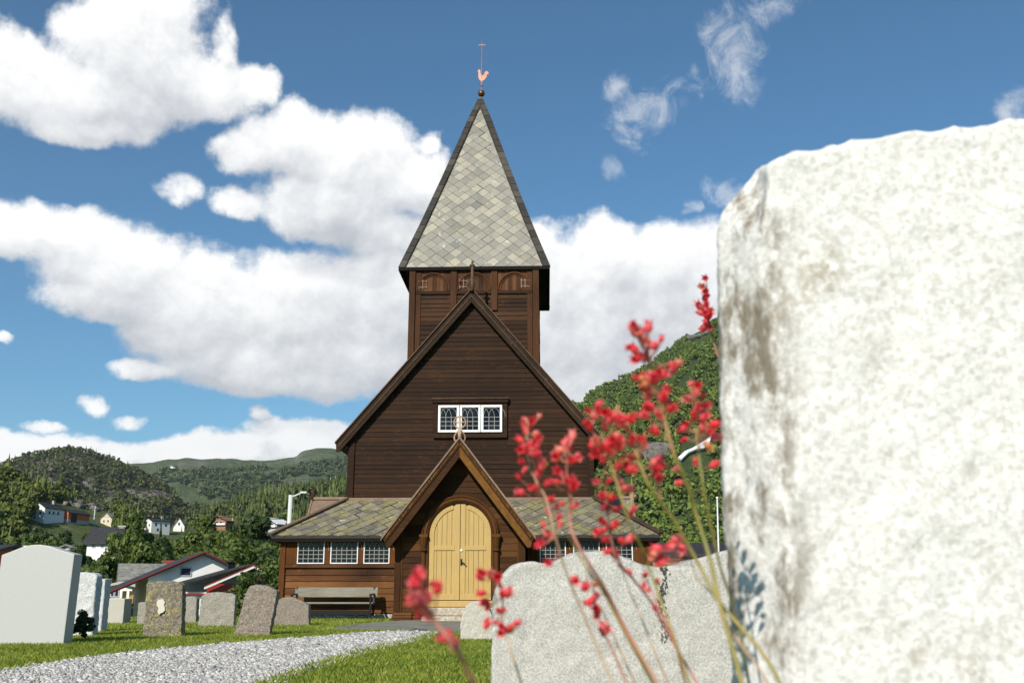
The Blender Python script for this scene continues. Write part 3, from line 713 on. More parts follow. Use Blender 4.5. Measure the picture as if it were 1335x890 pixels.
# mid valley houses
def gp(u, Y): p = at(u, 775, Y); return Vector((p.x, Y, gz(p.x, Y)))
Y = 105; p = gp(140, Y); k = Y/F
z1 = at(0, 706, Y).z-p.z
house(p, R(-97), 32*k, 50*k, z1, R(44), 'h_white', 'r_black', 'white house with black roof half hidden by the tall tree', [], [(-16*k,z1-5*k,3*k,4*k),(-4*k,z1-5*k,3*k,4*k),(9*k,z1-5*k,3*k,4*k)], (-3*k,12*k,.5))
Y = 98; p = gp(160, Y); k = Y/F; z1 = at(0, 707, Y).z-p.z
mb_e = house(Vector((at(158,775,Y).x, Y, p.z)), R(0), 8*k, 5*k, z1, R(20), 'h_white', 'r_black', 'low white annex wall showing through the tall tree', [])
Y = 62; zz = at(0, 767, Y).z
p = at(269, 775, Y); g = gz(p.x, Y); k = Y/F
e = house((p.x-2.2, Y+4, g), R(24.5), 128*k, 9, at(0,754,Y+1).z-g, R(24.5), 'h_white', 'r_black', 'large white house with a long black roof edged in red behind the gravestones', [(-20*k, at(0,745,Y).z-g, 11*k, 8*k)], [], None, over=.55, trim='trim_red', left_ext=46*k, tw=.025)
mb = MB()
for uu in (179, 187): mb.box((uu-269)*k-2.4*k, (uu-269)*k+2.4*k, -4.62, -4.5, at(0,786,Y).z-g, at(0,770,Y).z-g)
mb.build('yellow_door', M['door_yellow'], e)
Y = 56; p = at(300, 775, Y); g = gz(p.x, Y); k = Y/F
e = empty('balcony_house', (p.x, Y, g), R(23), 'white house wing with black roof, red balcony and white post beside the bush', 'house')
def zz(v, YY=Y): return at(0, v, YY).z-g
k *= 1.04
mb = MB(); mb.box(-62*k, 30*k, 2.5, 9, -2, zz(762)); mb.prism([(-62*k,zz(762)),(30*k,zz(762)),(30*k,zz(742)),(20*k,zz(739)),(-56*k,zz(762))], 2.5, 9); mb.build('wall', M['h_grey'], e)
mb = MB(); mb.box(-62*k, -20*k, -.6, 2.5, -2, zz(771)); mb.build('porch_wall', M['h_white'], e)
mb = MB(); mb.prism([(-60*k,zz(763)),(20*k,zz(737)),(33*k,zz(741)),(33*k,zz(743)),(20*k,zz(735)),(-60*k,zz(760.5))], -1.2, 9.5)
rf = mb.build('roof', M['r_black'], e)
mb = MB(); mb.prism([(-34*k,zz(768)),(-34*k,zz(765)),(21*k,zz(738)),(31*k,zz(742)),(31*k,zz(744.5)),(21*k,zz(741))], -1.35, -1.2); mb.build('bargeboard', M['h_white'], rf)
mb = MB(); mb.prism([(-34*k,zz(765)),(-34*k,zz(763.8)),(21*k,zz(736.6)),(31*k,zz(740.6)),(31*k,zz(742)),(21*k,zz(738))], -1.36, -1.19); mb.build('red_edge', M['trim_red'], rf)
mb = MB(); mb.box(4*k, 13*k, 3, 3.5, zz(739), zz(731)); mb.box(3*k, 14*k, 2.9, 3.6, zz(731), zz(729.5)); mb.build('chimney', M['iron'], rf)
mb = MB(); mb.box(-30*k, 14*k, -.9, -.8, zz(773), zz(761))
mb.build('balcony_rail', M['h_darkred'], e)
mb = MB(); mb.box(-62*k, 14*k, -.8, 2.5, zz(775), zz(773)); mb.build('balcony_floor', M['h_darkred'], e)
for xx in (7, 26): mb = MB(); mb.box(xx*k-.07, xx*k+.07, -.98, -.86, zz(790), zz(744)); mb.build('post', M['h_white'], e)
Y = 76; p = at(190, 775, Y); g = gz(p.x, Y); k = Y/F; zq = lambda v: at(0, v, Y).z-g
house((p.x, Y, g), R(-66), 20*k, 60*k, zq(753), R(52), 'h_white', 'r_slate', 'white cottage with a grey slate roof left of the large white house', [(-4*k,zq(770),3*k,8*k)], [(-18*k,zq(768),4*k,7*k),(-26*k,zq(768),4*k,7*k)], (0,4,.5))
Y = 70; p = at(157, 775, Y); g = gz(p.x, Y); k = Y/F; zq = lambda v: at(0, v, Y).z-g
house((p.x, Y+1, g), R(0), 26*k, 30*k, zq(764), R(12), 'h_white', 'concrete', 'low white lean building with two dark windows in front of the slate cottage', [(-6*k,zq(772),3.4*k,8*k),(-13*k+1.5*k,zq(772),2.6*k,8*k)], [])
Y = 88; p = at(229, 775, Y); g = gz(p.x, Y); k = Y/F; zq = lambda v: at(0, v, Y).z-g
house((p.x, Y, g), R(-75), 16*k, 26*k, zq(739), R(34), 'h_white', 'r_red', 'house with a dark red roof and pale chimney peeping over the slate cottage', [], [], (3*k,9*k,.3))
Y = 60; p = at(-18, 775, Y); g = gz(p.x, Y); k = Y/F; zq = lambda v: at(0, v, Y).z-g
house((p.x, Y, g), R(60), 50*k, 70*k, zq(722), R(16), 'h_red', 'r_black', 'orange red house with a black roof behind the big pale gravestone', [], [(0,zq(735),3,2)], over=.8)
Y = 118; p = at(82, 775, Y); g = gz(p.x, Y); k = Y/F; zq = lambda v: at(0, v, Y).z-g
house((p.x, Y, g), R(5), 12*k, 12*k, zq(714), R(22), 'h_grey', 'r_slate', 'small grey shed above the big pale gravestone', [], name='shed', cat='shed')
Y = 60; p = at(905, 775, Y); g = gz(p.x, Y); k = Y/F; zq = lambda v: at(0, v, Y).z-g
house((p.x, Y+6, g), R(84), 60*k, 190*k, zq(722)+.2, R(22), 'h_brown', 'r_black', 'low building with a long black roof right of the church', [], over=.5)

# ---- masts, poles and wires
M['pole_grey'] = mat('pole_grey', (.55,.56,.52), .6); M['pole_wood'] = mat('pole_wood', (.22,.18,.14), .9)
Y = 58; b = at(372, 775, Y); g = gz(b.x, Y); zt = at(372, 645, Y).z
e = empty('street_lamp', (b.x, Y, g), 0, 'pale grey street lamp with a single curved arm left of the church', 'street lamp')
mb = MB(); mb.tube([(0,0,0),(0,0,zt-g)], [.15,.12], 12); mb.build('pole', M['pole_grey'], e, smooth=True)
mb = MB(); k = Y/F; mb.tube([(0,0,zt-g-.1),(5*k,0,zt-g-.05),(13*k,0,zt-g+.1)], .05, 8); mb.build('arm', M['pole_grey'], e)
mb = MB(); mb.box(12*k, 21*k, -.12, .12, zt-g+.08, zt-g+.2); mb.build('lamp_head', M['pole_grey'], e, bev=.03)
p = hp(122, 684); kk = sc(p)
e = empty('utility_pole', p, 0, 'wooden utility pole standing right of the red barn', 'utility pole')
mb = MB(); mb.tube([(0,0,0),(0,0,22*kk)], [.28,.2], 8); mb.build('pole', M['pole_grey'], e); mb = MB(); mb.box(-1,1,-.08,.08,20*kk,20.5*kk); mb.build('crossarm', M['pole_wood'], e)
top = p+Vector((0,0,20.5*kk))
for i, (a, b, lab) in enumerate([((-160,625),(640,668),'upper thin black power line crossing the valley'),((-160,650),(640,664),'lower thin black power line crossing the hillside')]):
    A = at(a[0], a[1], 190+i*60); B = at(b[0], b[1], 190+i*60); mb = MB(); pts = []
    for j in range(25):
        s = j/24; q = A.lerp(B, s); q.z -= 4*6*s*(1-s)*.6; pts.append(q)
    mb.tube(pts, .045, 5); o = mb.build('power_line', M['iron']); tag(o, lab, 'power line', 'power lines over the valley')
for u, lab in ((431,'left one of two tall thin pale masts on the far slope'),(437.5,'right one of two tall thin pale masts on the far slope')):
    q = CR.hit(u, 627); mb = MB(); k = q.length/F
    mb.tube([(0,0,-3),(0,0,15*k)], [.5,.35], 6); mb.tube([(-.1,0,4*k),(.1,0,4.6*k)], .8, 6); o = mb.build('mast', mat('mast_green', (.32,.36,.14), .8)); o.location = q; tag(o, lab, 'mast', 'masts on the far slope')
Y = 52; b = at(938, 775, Y); g = gz(b.x, Y); t_ = at(935, 650, Y)
e = empty('flagpole', (b.x, Y, g), 0, 'thin white flagpole beside the edge of the pale stone', 'flagpole')
mb = MB(); mb.tube([(0,0,0),(t_.x-b.x,0,t_.z-g)], [.06,.035], 8); mb.build('pole', M['white_paint'], e); mb = MB(); mb.ball((t_.x-b.x,0,t_.z-g+.05), .07); mb.build('knob', M['white_paint'], e)
# ================================================================== stave church
CH = empty('stave_church', (-1.2247, 24, 0), -R(1.9856), 'dark tarred wooden stave church with slate spire, gabled porch and yellow door', 'church')
rw = random.Random(11)
def clap(mb, y, z0, z1, h, xl, xr, t=.022, step=None, rnd=rw, splits=True):
    """horizontal overlapping boards on a wall facing -y; xl(z), xr(z) give the ends"""
    z = z0
    while z < z1-.01:
        hh = h*rnd.uniform(.88, 1.12); zt = min(z+hh, z1)
        spans = [(xl(z), xr(z), xl(zt), xr(zt))] if not step else step(z, zt)
        for (a, b, c, d) in spans:
            if b-a < .03: continue
            if d < c: c = d = (c+d)/2
            cuts = [0, 1]
            if splits and b-a > 2.2 and rnd.random() < .55: cuts = [0, rnd.uniform(.25, .75), 1]
            for q in range(len(cuts)-1):
                s0, s1 = cuts[q], cuts[q+1]; g = .002
                tt = t*rnd.uniform(.75, 1.35); sag = rnd.uniform(-.003, .003)
                xa, xb = a+(b-a)*s0+g, a+(b-a)*s1-g; xc, xd = c+(d-c)*s0+g, c+(d-c)*s1-g
                mb.hexa([(xa,y-tt,z+sag),(xb,y-tt,z-sag),(xb,y+.01,z),(xa,y+.01,z)], [(xc,y-.006,zt),(xd,y-.006,zt),(xd,y+.01,zt),(xc,y+.01,zt)])
        z = zt
def clap_side(mb, x, sg, z0, z1, h, ya, yb, t=.022):
    z = z0
    while z < z1-.01:
        zt = min(z+h*rw.uniform(.9, 1.1), z1); tt = t*rw.uniform(.8, 1.2)*sg
        mb.hexa([(x+tt,ya,z),(x+tt,yb,z),(x-.01*sg,yb,z),(x-.01*sg,ya,z)], [(x+.006*sg,ya,zt),(x+.006*sg,yb,zt),(x-.01*sg,yb,zt),(x-.01*sg,ya,zt)]); z = zt
# --- nave
NS = 1.18; NAP = 8.86
mb = MB(); core = [(-3.27,.2),(3.27,.2),(3.27,4.93),(0,8.72),(-3.27,4.93)]
mb.prism(core, 2.93, 13); mb.build('nave_core', M['black_wood'], CH)
mb = MB(); lim = lambda z: min(3.28, (8.62-z)/NS)
clap(mb, 2.92, 3.0, 8.55, .125, lambda z: -lim(z), lambda z: lim(z), .02)
nv = mb.build('nave_wall', M['tarred'], CH); nv['label'] = 'dark brown overlapping horizontal boards of the gable'
mb = MB()
for sg in (-1, 1): clap_side(mb, 3.28*sg, sg, 3.0, 4.9, .13, 2.95, 13)
mb.build('nave_side_boards', M['tarred'], CH)
mb = MB()
for sg in (-1, 1):
    mb = MB(); mb.box(min(sg*3.15,sg*3.33), max(sg*3.15,sg*3.33), 2.855, 2.97, 2.95, 4.95); mb.build('corner_board', M['tarred'], CH, bev=.008)
mb = MB(); mb.box(-3.36, 3.36, 2.84, 2.93, 3.03, 3.10); mb.build('base_ledge', M['trim_pale'], CH)
# roof
mb = MB(); w = 3.62
for sg in (-1, 1):
    mb.prism([(0,NAP-.10),(sg*w,NAP-.10-NS*w),(sg*w,NAP-.02-NS*w),(0,NAP-.02)], 2.765, 13.3)
mb.build('nave_roof', M['black_wood'], CH)
mb = MB()
for sg in (-1, 1):   # shingles on the slopes, in courses
    s = 0
    while s < w-.05:
        s1 = min(s+.27, w+.03); z0, z1 = NAP-.02-NS*s, NAP-.02-NS*s1
        mb.prism([(sg*s,z0+.005),(sg*s1,z1+.035),(sg*s1,z1+.005),(sg*s,z0-.01)], 2.74, 13.32); s = s1
mb.build('roof_shingles', M['barge'], CH)
for sg in (-1, 1):
    mb = MB(); mb.prism([(0,NAP-.37),(sg*3.53,NAP-.37-NS*3.53),(sg*3.62,NAP-.30-NS*3.60),(sg*3.64,NAP-.02-NS*3.62),(0,NAP-.02)], 2.705, 2.76)
    b = mb.build('bargeboard', M['barge'], CH, bev=.006)
    mb = MB(); mb.prism([(0,NAP-.0),(sg*3.66,NAP-.0-NS*3.66),(sg*3.66,NAP+.045-NS*3.66),(0,NAP+.045)], 2.66, 2.78); mb.prism([(0,NAP-.20),(sg*3.56,NAP-.20-NS*3.56),(sg*3.56,NAP-.17-NS*3.56),(0,NAP-.17)], 2.685, 2.708)
    mb.build('moulding', M['rafter'], b)
    mb = MB(); mb.box(min(sg*3.33,sg*3.60), max(sg*3.33,sg*3.60), 2.77, 13.2, 4.42, 4.50); mb.build('eave_board', M['black_wood'], CH)
def loops(mb, cx, y, z, w, h, r):
    for sg in (-1, 1):
        pts = []
        for k in range(15):
            a = math.pi*(-.15+1.25*k/14)
            pts.append((cx+sg*(.02+w*math.sin(a)**1*.95) if math.sin(a) > 0 else cx+sg*.02, y, z-h*.35+h*(k/14)))
        pts = [(cx+sg*w*math.sin(math.pi*min(1, .12+.88*k/14)), y, z-h*.5+h*k/14) for k in range(15)]
        pts.append((cx, y, z+h*.5)); mb.tube(pts, r, 7)
# nave finial
mb = MB(); loops(mb, .02, 2.66, 8.98, .15, .36, .022)
mb.tube([(.02,2.66,8.8),(.02,2.66,9.15),(.02,2.66,9.5),(.02,2.66,9.68)], [.06,.045,.045,.03], 8); mb.box(-.05,.09,2.62,2.70,9.52,9.56); mb.build('finial', M['rafter'], CH, smooth=True)
# ridge crest behind the finial
# --- leaded windows
def lead_window(xc, y, z0, z1, w, cols, rows, fr, parent, fmat='white_paint', lead='lead', lr=.0085):
    x0, x1 = xc-w/2, xc+w/2; mb = MB()
    mb.box(x0, x0+fr, y-.035, y+.03, z0, z1); mb.box(x1-fr, x1, y-.035, y+.03, z0, z1)
    mb.box(x0+fr, x1-fr, y-.033, y+.03, z0, z0+fr); mb.box(x0+fr, x1-fr, y-.033, y+.03, z1-fr, z1)
    f = mb.build('window_frame', M[fmat], parent, bev=.004)
    mb = MB(); mb.box(x0+fr, x1-fr, y-.012, y+.01, z0+fr, z1-fr); mb.build('glass', M['glass'], f)
    X0, X1, Z0, Z1 = x0+fr, x1-fr, z0+fr, z1-fr; cw = (X1-X0)/cols; H = Z1-Z0; zs = Z0+H*.56
    mb = MB(); yy = y-.02
    for i in range(1, cols): mb.bar((X0+i*cw, yy, Z0), (X0+i*cw, yy, zs), lr*2, lr*1.5)
    for j in range(1, rows+1): mb.bar((X0, yy-.001, Z0+(zs-Z0)*j/rows), (X1, yy-.001, Z0+(zs-Z0)*j/rows), lr*1.5, lr*2)
    for i in range(0, cols-1):     # interlaced round arches each spanning two columns
        cx = X0+(i+1)*cw; pts = []
        for k in range(13):
            a = math.pi*k/12; pts.append((cx-cw*math.cos(a), yy, zs+(Z1-zs)*.93*math.sin(a)))
        mb.tube(pts, lr*.9, 5)
    for (cx, a0, a1) in ((X0, 0, .5), (X1, .5, 1)):
        pts = [(cx+(-cw*math.cos(math.pi*(a0+(a1-a0)*k/6)) if a0 else cw*math.cos(math.pi*.5*k/6)), yy, zs+(Z1-zs)*.93*(math.sin(math.pi*(a0+(a1-a0)*k/6)) if a0 else math.sin(math.pi*.5*k/6))) for k in range(7)]
        mb.tube(pts, lr*.9, 5)
    mb.build('leading', M[lead], f); return f
# gable window: three casements
mb = MB(); mb.box(-1.02, -.90, 2.83, 2.93, 4.74, 5.73); mb.box(.885, 1.0, 2.83, 2.93, 4.74, 5.73)
mb.box(-1.02, 1.0, 2.815, 2.93, 4.70, 4.82); mb.box(-1.05, 1.03, 2.79, 2.93, 5.66, 5.76); mb.box(-.90, .885, 2.84, 2.93, 5.60, 5.66)
ws = mb.build('gable_window_surround', M['tarred'], CH, bev=.01)
mb = MB(); mb.box(-1.07, 1.05, 2.76, 2.93, 5.762, 5.79); mb.build('drip_ledge', M['rafter'], CH)
for xc in (-.60, -.012, .575):
    w2 = .57
    lead_window(xc, 2.83, 4.85, 5.595, w2, 3, 3, .062, CH, lr=.0065)
# --- lower gallery (aisle)
AW = 4.66; AE = 4.86
mb = MB(); mb.box(-AW+.03, AW-.03, 1.53, 14, .12, 1.96); mb.build('gallery_core', M['black_wood'], CH)
mb = MB(); sc0 = random.Random(3)
for sg in (-1, 1):
    a, b = (-AW+.12, -1.56) if sg < 0 else (1.56, AW-.12)
    mb = MB(); clap(mb, 1.52, .14, 1.25, .155, lambda z: a, lambda z: b, .024)
    g_ = mb.build('gallery_wall', M['aisle'], CH); g_['label'] = 'warm orange brown horizontal boards below the small windows'
mb = MB()
for sg in (-1, 1): clap_side(mb, AW*sg, sg, .14, 1.95, .155, 1.62, 14)
mb.build('gallery_side_boards', M['aisle'], CH)
mb = MB(); WX = [-3.88, -2.965, -2.22, 2.20, 3.02, 3.85]
WX = [(-4.225,-3.536),(-3.387,-2.69),(-2.55,-1.892),(1.865,2.52),(2.70,3.36),(3.51,4.18)]
for a, b in [(-AW,-4.52),(AW-.14,AW)]: mb = MB(); mb.box(a, b, 1.44, 1.6, .12, 1.96); mb.build('corner_post', M['aisle_v'], CH, bev=.012)
for a, b in [(-4.52,-4.235),(-3.53,-3.39),(-2.685,-2.555),(-1.885,-1.56),(1.56,1.86),(2.525,2.695),(3.365,3.505),(4.185,4.52)]:
    mb = MB(); mb.box(a, b, 1.47, 1.52, 1.32, 1.93); mb.build('window_post', M['aisle_v'], CH, bev=.012)
for a, b in [(-4.52,-1.56),(1.56,4.52)]:
    mb = MB(); mb.box(a, b, 1.45, 1.52, 1.235, 1.318); mb.build('sill_rail', M['aisle'], CH, bev=.01)
mb = MB(); mb.box(-AW, AW, 1.452, 1.53, 1.934, 1.99); mb.build('head_rail', M['black_wood'], CH)
for a, b in WX: lead_window((a+b)/2, 1.485, 1.335, 1.925, b-a, 5, 3, .026, CH, lr=.0062)
# slate roofs of the gallery
def shingle(mb, u0, u1f, s0, s1, size, P, lift, rnd, thick=.014, asp=1.0, jt=.012):
    """diamond slates on a surface P(u, s) -> Vector, n; rows along s from top (0) to bottom"""
    row = 0; hs = size*.5*asp; hu = size*.5; s = s1-hs*.15
    while s > s0-hs:
        a, b = u0(s), u1f(s); n0 = math.floor(a/size)-1; n1 = math.ceil(b/size)+1
        for k in range(n0, n1+1):
            cu = (k+(.5 if row % 2 else 0))*size+rnd.uniform(-jt, jt)*(4 if rnd.random() < .06 else 1)
            jit = rnd.uniform(-jt, jt); q = []
            for du, ds in ((0, hs*.985), (hu*.97, 0), (0, -hs*.985), (-hu*.97, 0)):
                ss = min(s1+.03, max(s0, s+jit+ds)); uu = cu+du
                q.append((min(u1f(ss), max(u0(ss), uu)), ss, ds))
            wd = max(p[0] for p in q)-min(p[0] for p in q); hd = max(p[1] for p in q)-min(p[1] for p in q)
            if wd < .05 or hd < .04: continue
            tl = rnd.uniform(-.25, .25)*thick; V = []
            for (uu, ss, ds) in q:
                p, n = P(uu, ss); l = lift+thick*(.5+.5*ds/hs)+tl*(uu-cu)/hs; V.append(p+n*l)
            V2 = [P(uu, ss)[0]-P(uu, ss)[1]*.004 for (uu, ss, ds) in q]
            mb.hexa(V2, V)
        s -= hs; row += 1
def planeP(o, du, ds):
    o, du, ds = Vector(o), Vector(du).normalized(), Vector(ds).normalized(); n = du.cross(ds).normalized()
    if n.z < 0: n = -n
    return lambda u, s: (o+du*u+ds*s, n)
zt, zb = 3.05, 2.02
LS = math.hypot(1.64, zt-zb)
mb = MB()   # roof body with hips (deck)
T = [(-3.3,2.9),(3.3,2.9)]; Bt = [(-AE,1.26),(AE,1.26)]
mb.add([(-3.3,2.9,zt),(3.3,2.9,zt),(AE,1.26,zb),(-AE,1.26,zb),(-3.3,14,zt),(-AE,14,zb),(3.3,14,zt),(AE,14,zb),
        (-3.3,2.9,zt-.07),(3.3,2.9,zt-.07),(AE,1.26,zb-.07),(-AE,1.26,zb-.07),(-3.3,14,zt-.07),(-AE,14,zb-.07),(3.3,14,zt-.07),(AE,14,zb-.07)],
       [(0,1,2,3),(4,0,3,5),(1,6,7,2),(11,10,9,8),(13,11,8,12),(10,15,14,9),(3,2,10,11),(5,3,11,13),(2,7,15,10)])
dk = mb.build('gallery_roof_deck', M['slate_under'], CH, fix=False)
P = planeP((0,2.9,zt), (1,0,0), (0,-1.64,zb-zt)); rs = random.Random(4); mb = MB()
mb2 = MB()
hw = lambda s: 3.3+(AE-3.3)*min(1.02, max(0, s/LS))
shingle(mb, lambda s: -hw(s), hw, 0, LS, .35, P, .006, rs, .018, 1.0, .012)
sl_ = mb.build('gallery_slates', M['slate_old'], CH); sl_['label'] = 'weathered grey slates with yellow green lichen'
for sg in (-1, 1):
    Ps = planeP((sg*3.3,2.9,zt), (0,1,0), (sg*(AE-3.3),0,zb-zt)); L2 = math.hypot(AE-3.3, zt-zb); mb = MB()
    shingle(mb, lambda s: -1.64*max(0, s/L2), lambda s: 11.0, 0, L2, .35, Ps, .006, rs, .018, 1.0, .012); mb.build('gallery_slates', M['slate_old'], CH)
    mb = MB(); mb.bar((sg*3.32,2.87,zt+.05), (sg*(AE+.02),1.22,zb+.045), .17, .045); mb.bar((sg*3.30,2.96,zt+.03), (sg*(AE+.04),1.29,zb+.02), .06, .09)
    mb.build('hip_board', M['trim_pale'] if sg < 0 else M['rafter'], CH, bev=.006)
mb = MB(); mb.box(-AE+.02, AE-.02, 1.27, 1.31, zb-.155, zb-.05); mb.box(-AE+.05, AE-.05, 1.31, 1.52, zb-.10, zb-.075); mb.build('eave_fascia', M['black_wood'], CH)
mb = MB()
for sg in (-1, 1): mb.box(min(sg*(AE-.06),sg*(AE-.02)), max(sg*(AE-.06),sg*(AE-.02)), 1.32, 14, zb-.155, zb-.05)
mb.build('eave_fascia', M['black_wood'], CH)
# stone foundation
mb = MB(); x = -AW-.02
while x < AW:
    wdt = rw.uniform(.18, .5); x1 = min(x+wdt, AW)
    if not (-1.7 < (x+x1)/2 < 1.6): mb.box(x, x1-.012, 1.42+rw.uniform(-.02,.03), 1.75, -.1, .13+rw.uniform(-.02, 0))
    x = x1
mb.build('foundation', M['foundation'], CH, bev=.02)
for sg in (-1, 1):
    y = 1.76; mb = MB()
    while y < 14: y1 = y+rw.uniform(.25, .6); mb.box(min(sg*(AW-.3),sg*(AW+.02)), max(sg*(AW-.3),sg*(AW+.02)), y, y1-.012, -.4, .12); y = y1
    mb.build('foundation', M['foundation'], CH, bev=.02)
# --- porch
PS = 1.31; PAP = 4.20
mb = MB(); mb.prism([(-1.5,.1),(1.5,.1),(1.5,2.1),(0,4.02),(-1.5,2.1)], .16, 2.9); mb.build('porch_core', M['black_wood'], CH)
ar = .735; zsp = 1.96
def steps(z, zt_):
    zm = (z+zt_)/2; xe0 = min(1.40, (4.0-z)/PS); xe1 = min(1.40, (4.0-zt_)/PS)
    hwid = .86 if zm < zsp else (math.sqrt(max(0, .86**2-(zm-zsp)**2)) if zm < zsp+.86 else 0)
    if hwid > .02: return [(-xe0, -hwid, -xe1, -hwid), (hwid, xe0, hwid, xe1)]
    return [(-xe0, xe0, -xe1, xe1)]
mb = MB(); clap(mb, .03, .16, 3.95, .15, None, None, .018, step=steps, splits=False); mb.build('porch_wall', M['porch'], CH)
mb = MB(); mb.box(-1.40, 1.40, .03, .16, .12, 1.2); mb.box(-1.4, -.8, .032, .16, 1.2, 2.3); mb.box(.8, 1.4, .032, .16, 1.2, 2.3); mb.prism([(-1.4,2.3),(-.8,2.3),(-.8,3.0),(-.75,3.0)], .034, .16); mb.build('wall_backing', M['black_wood'], CH)
mb = MB()
for sg in (-1, 1):
    mb = MB(); clap_side(mb, 1.50*sg, sg, .16, 2.1, .15, .05, 1.5); mb.build('porch_side_boards', M['porch'], CH); mb = MB(); mb.box(min(sg*1.39,sg*1.54), max(sg*1.39,sg*1.54), -.02, .16, .14, 2.2)
    mb.box(min(sg*1.35,sg*1.39), max(sg*1.35,sg*1.39), -.005, .1, .14, 2.2)
    mb.build('porch_corner_post', M['porch_v'], CH, bev=.01)
mb = MB()
for sg in (-1, 1):
    mb = MB()
    for i in range(3): mb.box(min(sg*(1.1),sg*(1.60-.03*i)), max(sg*(1.1),sg*(1.60-.03*i)), -.10+.02*i, .2, .0+.06*i, .055+.06*i)
    for i in range(3): mb.box(min(sg*(.78),sg*(1.09)), max(sg*(.78),sg*(1.09)), -.06+.02*i, .2, .0+.06*i, .055+.06*i)
    mb.build('base_block', M['aisle'], CH, bev=.012)
# roof of the porch
mb = MB()
for sg in (-1, 1): mb.prism([(0,PAP-.09),(sg*1.78,PAP-.09-PS*1.78),(sg*1.78,PAP-.02-PS*1.78),(0,PAP-.02)], -.43, 2.9)
mb.build('porch_roof', M['black_wood'], CH)
mb = MB()
for sg in (-1, 1):
    s = 0
    while s < 1.78:
        s1 = min(s+.25, 1.82); mb.prism([(sg*s,PAP-.015-PS*s),(sg*s1,PAP+.015-PS*s1),(sg*s1,PAP-.015-PS*s1),(sg*s,PAP-.03-PS*s)], -.46, 2.9); s = s1
mb.build('porch_slates', M['slate_old'], CH)
for sg in (-1, 1):
    m_in = 'golden' if sg > 0 else 'porch'  # right board in lighter golden wood, left board in brown porch wood
    mb = MB(); mb.prism([(0,PAP-.47),(sg*1.60,PAP-.47-PS*1.60),(sg*1.68,PAP-.36-PS*1.68),(sg*1.70,PAP-.24-PS*1.68),(0,PAP-.19)], -.485, -.43)
    b = mb.build('bargeboard', M[m_in], CH, bev=.006)
    b['label'] = 'golden right bargeboard of the porch' if sg > 0 else 'brown left bargeboard of the porch'
    mb = MB(); mb.prism([(0,PAP-.21),(sg*1.71,PAP-.21-PS*1.71),(sg*1.765,PAP-.03-PS*1.76),(0,PAP-.03)], -.51, -.432); up_ = mb.build('upper_board', M['porch'], b, bev=.005)
    mb = MB(); n = 62
    for i in range(n):    # row of small teeth along the board
        x = sg*(.03+1.66*i/n); z = PAP-.135-PS*abs(x); mb.bar((x, -.518, z-.02), (x+sg*.014, -.518, z+.035), .012, .016)
    mb.build('toothed_moulding', M['golden'], b)
    mb = MB(); mb.prism([(0,PAP-.035),(sg*1.79,PAP-.035-PS*1.79),(sg*1.79,PAP+.03-PS*1.79),(0,PAP+.03)], -.54, -.40); mb.build('edge_strip', M['trim_pale'], b)
    mb = MB(); mb.box(min(sg*1.30,sg*1.50), max(sg*1.30,sg*1.50), -.44, .05, 2.10, 2.20); mb.build('bracket', M['porch'], CH, bev=.02)
# porch finial with ring cross
mb = MB(); cz = 4.56; ring = [(.14*math.cos(2*math.pi*k/20), -.48, cz+.14*math.sin(2*math.pi*k/20)) for k in range(20)]
mb.tube(ring, .019, 7, closed=True); mb.tube([(-.15,-.48,cz),(.15,-.48,cz)], .016, 6); mb.tube([(0,-.48,4.1),(0,-.48,4.36),(0,-.48,4.40),(0,-.48,4.74)], [.03,.055,.028,.016], 7)
loops(mb, 0, -.48, 4.22, .13, .34, .02); mb.build('ring_cross_finial', M['carved'], CH, smooth=True)
# archivolt and columns round the door
def arc_band(mb, r0, r1, y0, y1, zc, n=28, zbot=None):
    pr = []
    outer = [(r1*math.cos(math.pi*k/n), zc+r1*math.sin(math.pi*k/n)) for k in range(n+1)]; inner = [(r0*math.cos(math.pi*k/n), zc+r0*math.sin(math.pi*k/n)) for k in range(n+1)]
    if zbot is not None: outer = [(r1,zbot)]+outer+[(-r1,zbot)]; inner = [(r0,zbot)]+inner+[(-r0,zbot)]
    V = [(x,y0,z) for x,z in inner]+[(x,y0,z) for x,z in outer]+[(x,y1,z) for x,z in inner]+[(x,y1,z) for x,z in outer]; m = len(inner); Fs = []
    for i in range(m-1): Fs += [(i,i+1,m+i+1,m+i),(2*m+i,3*m+i,3*m+i+1,2*m+i+1),(i,2*m+i,2*m+i+1,i+1),(m+i,m+i+1,3*m+i+1,3*m+i)]
    Fs += [(0,m,3*m,2*m),(m-1,3*m-1,4*m-1,2*m-1)]
    mb.add(V, Fs)
mb = MB(); arc_band(mb, .745, .80, -.045, .05, zsp, zbot=.2); arc_band(mb, .80, .86, -.085, .05, zsp); arc_band(mb, .86, .92, -.055, .05, zsp)
mb.tube([(.89*math.cos(math.pi*k/30), -.065, zsp+.89*math.sin(math.pi*k/30)) for k in range(31)], .022, 7)
mb.tube([(.775*math.cos(math.pi*k/30), -.05, zsp+.775*math.sin(math.pi*k/30)) for k in range(31)], .018, 7)
mb.build('door_arch', M['porch_v'], CH)
for sg in (-1, 1):
    mb = MB(); mb.tube([(sg*.86,-.06,.18),(sg*.86,-.06,.3),(sg*.86,-.06,.34),(sg*.86,-.06,1.58)], [.085,.085,.055,.05], 12)
    cl = mb.build('door_column', M['porch_v'], CH, smooth=True)
    mb = MB(); mb.tube([(sg*.86,-.065,1.58),(sg*.86,-.065,1.61),(sg*.86,-.065,1.63),(sg*.86,-.065,1.9)], [.085,.09,.062,.1], 12); mb.box(sg*.86-.10, sg*.86+.10, -.15, .04, 1.9, 1.965); mb.build('capital', M['porch_v'], cl)
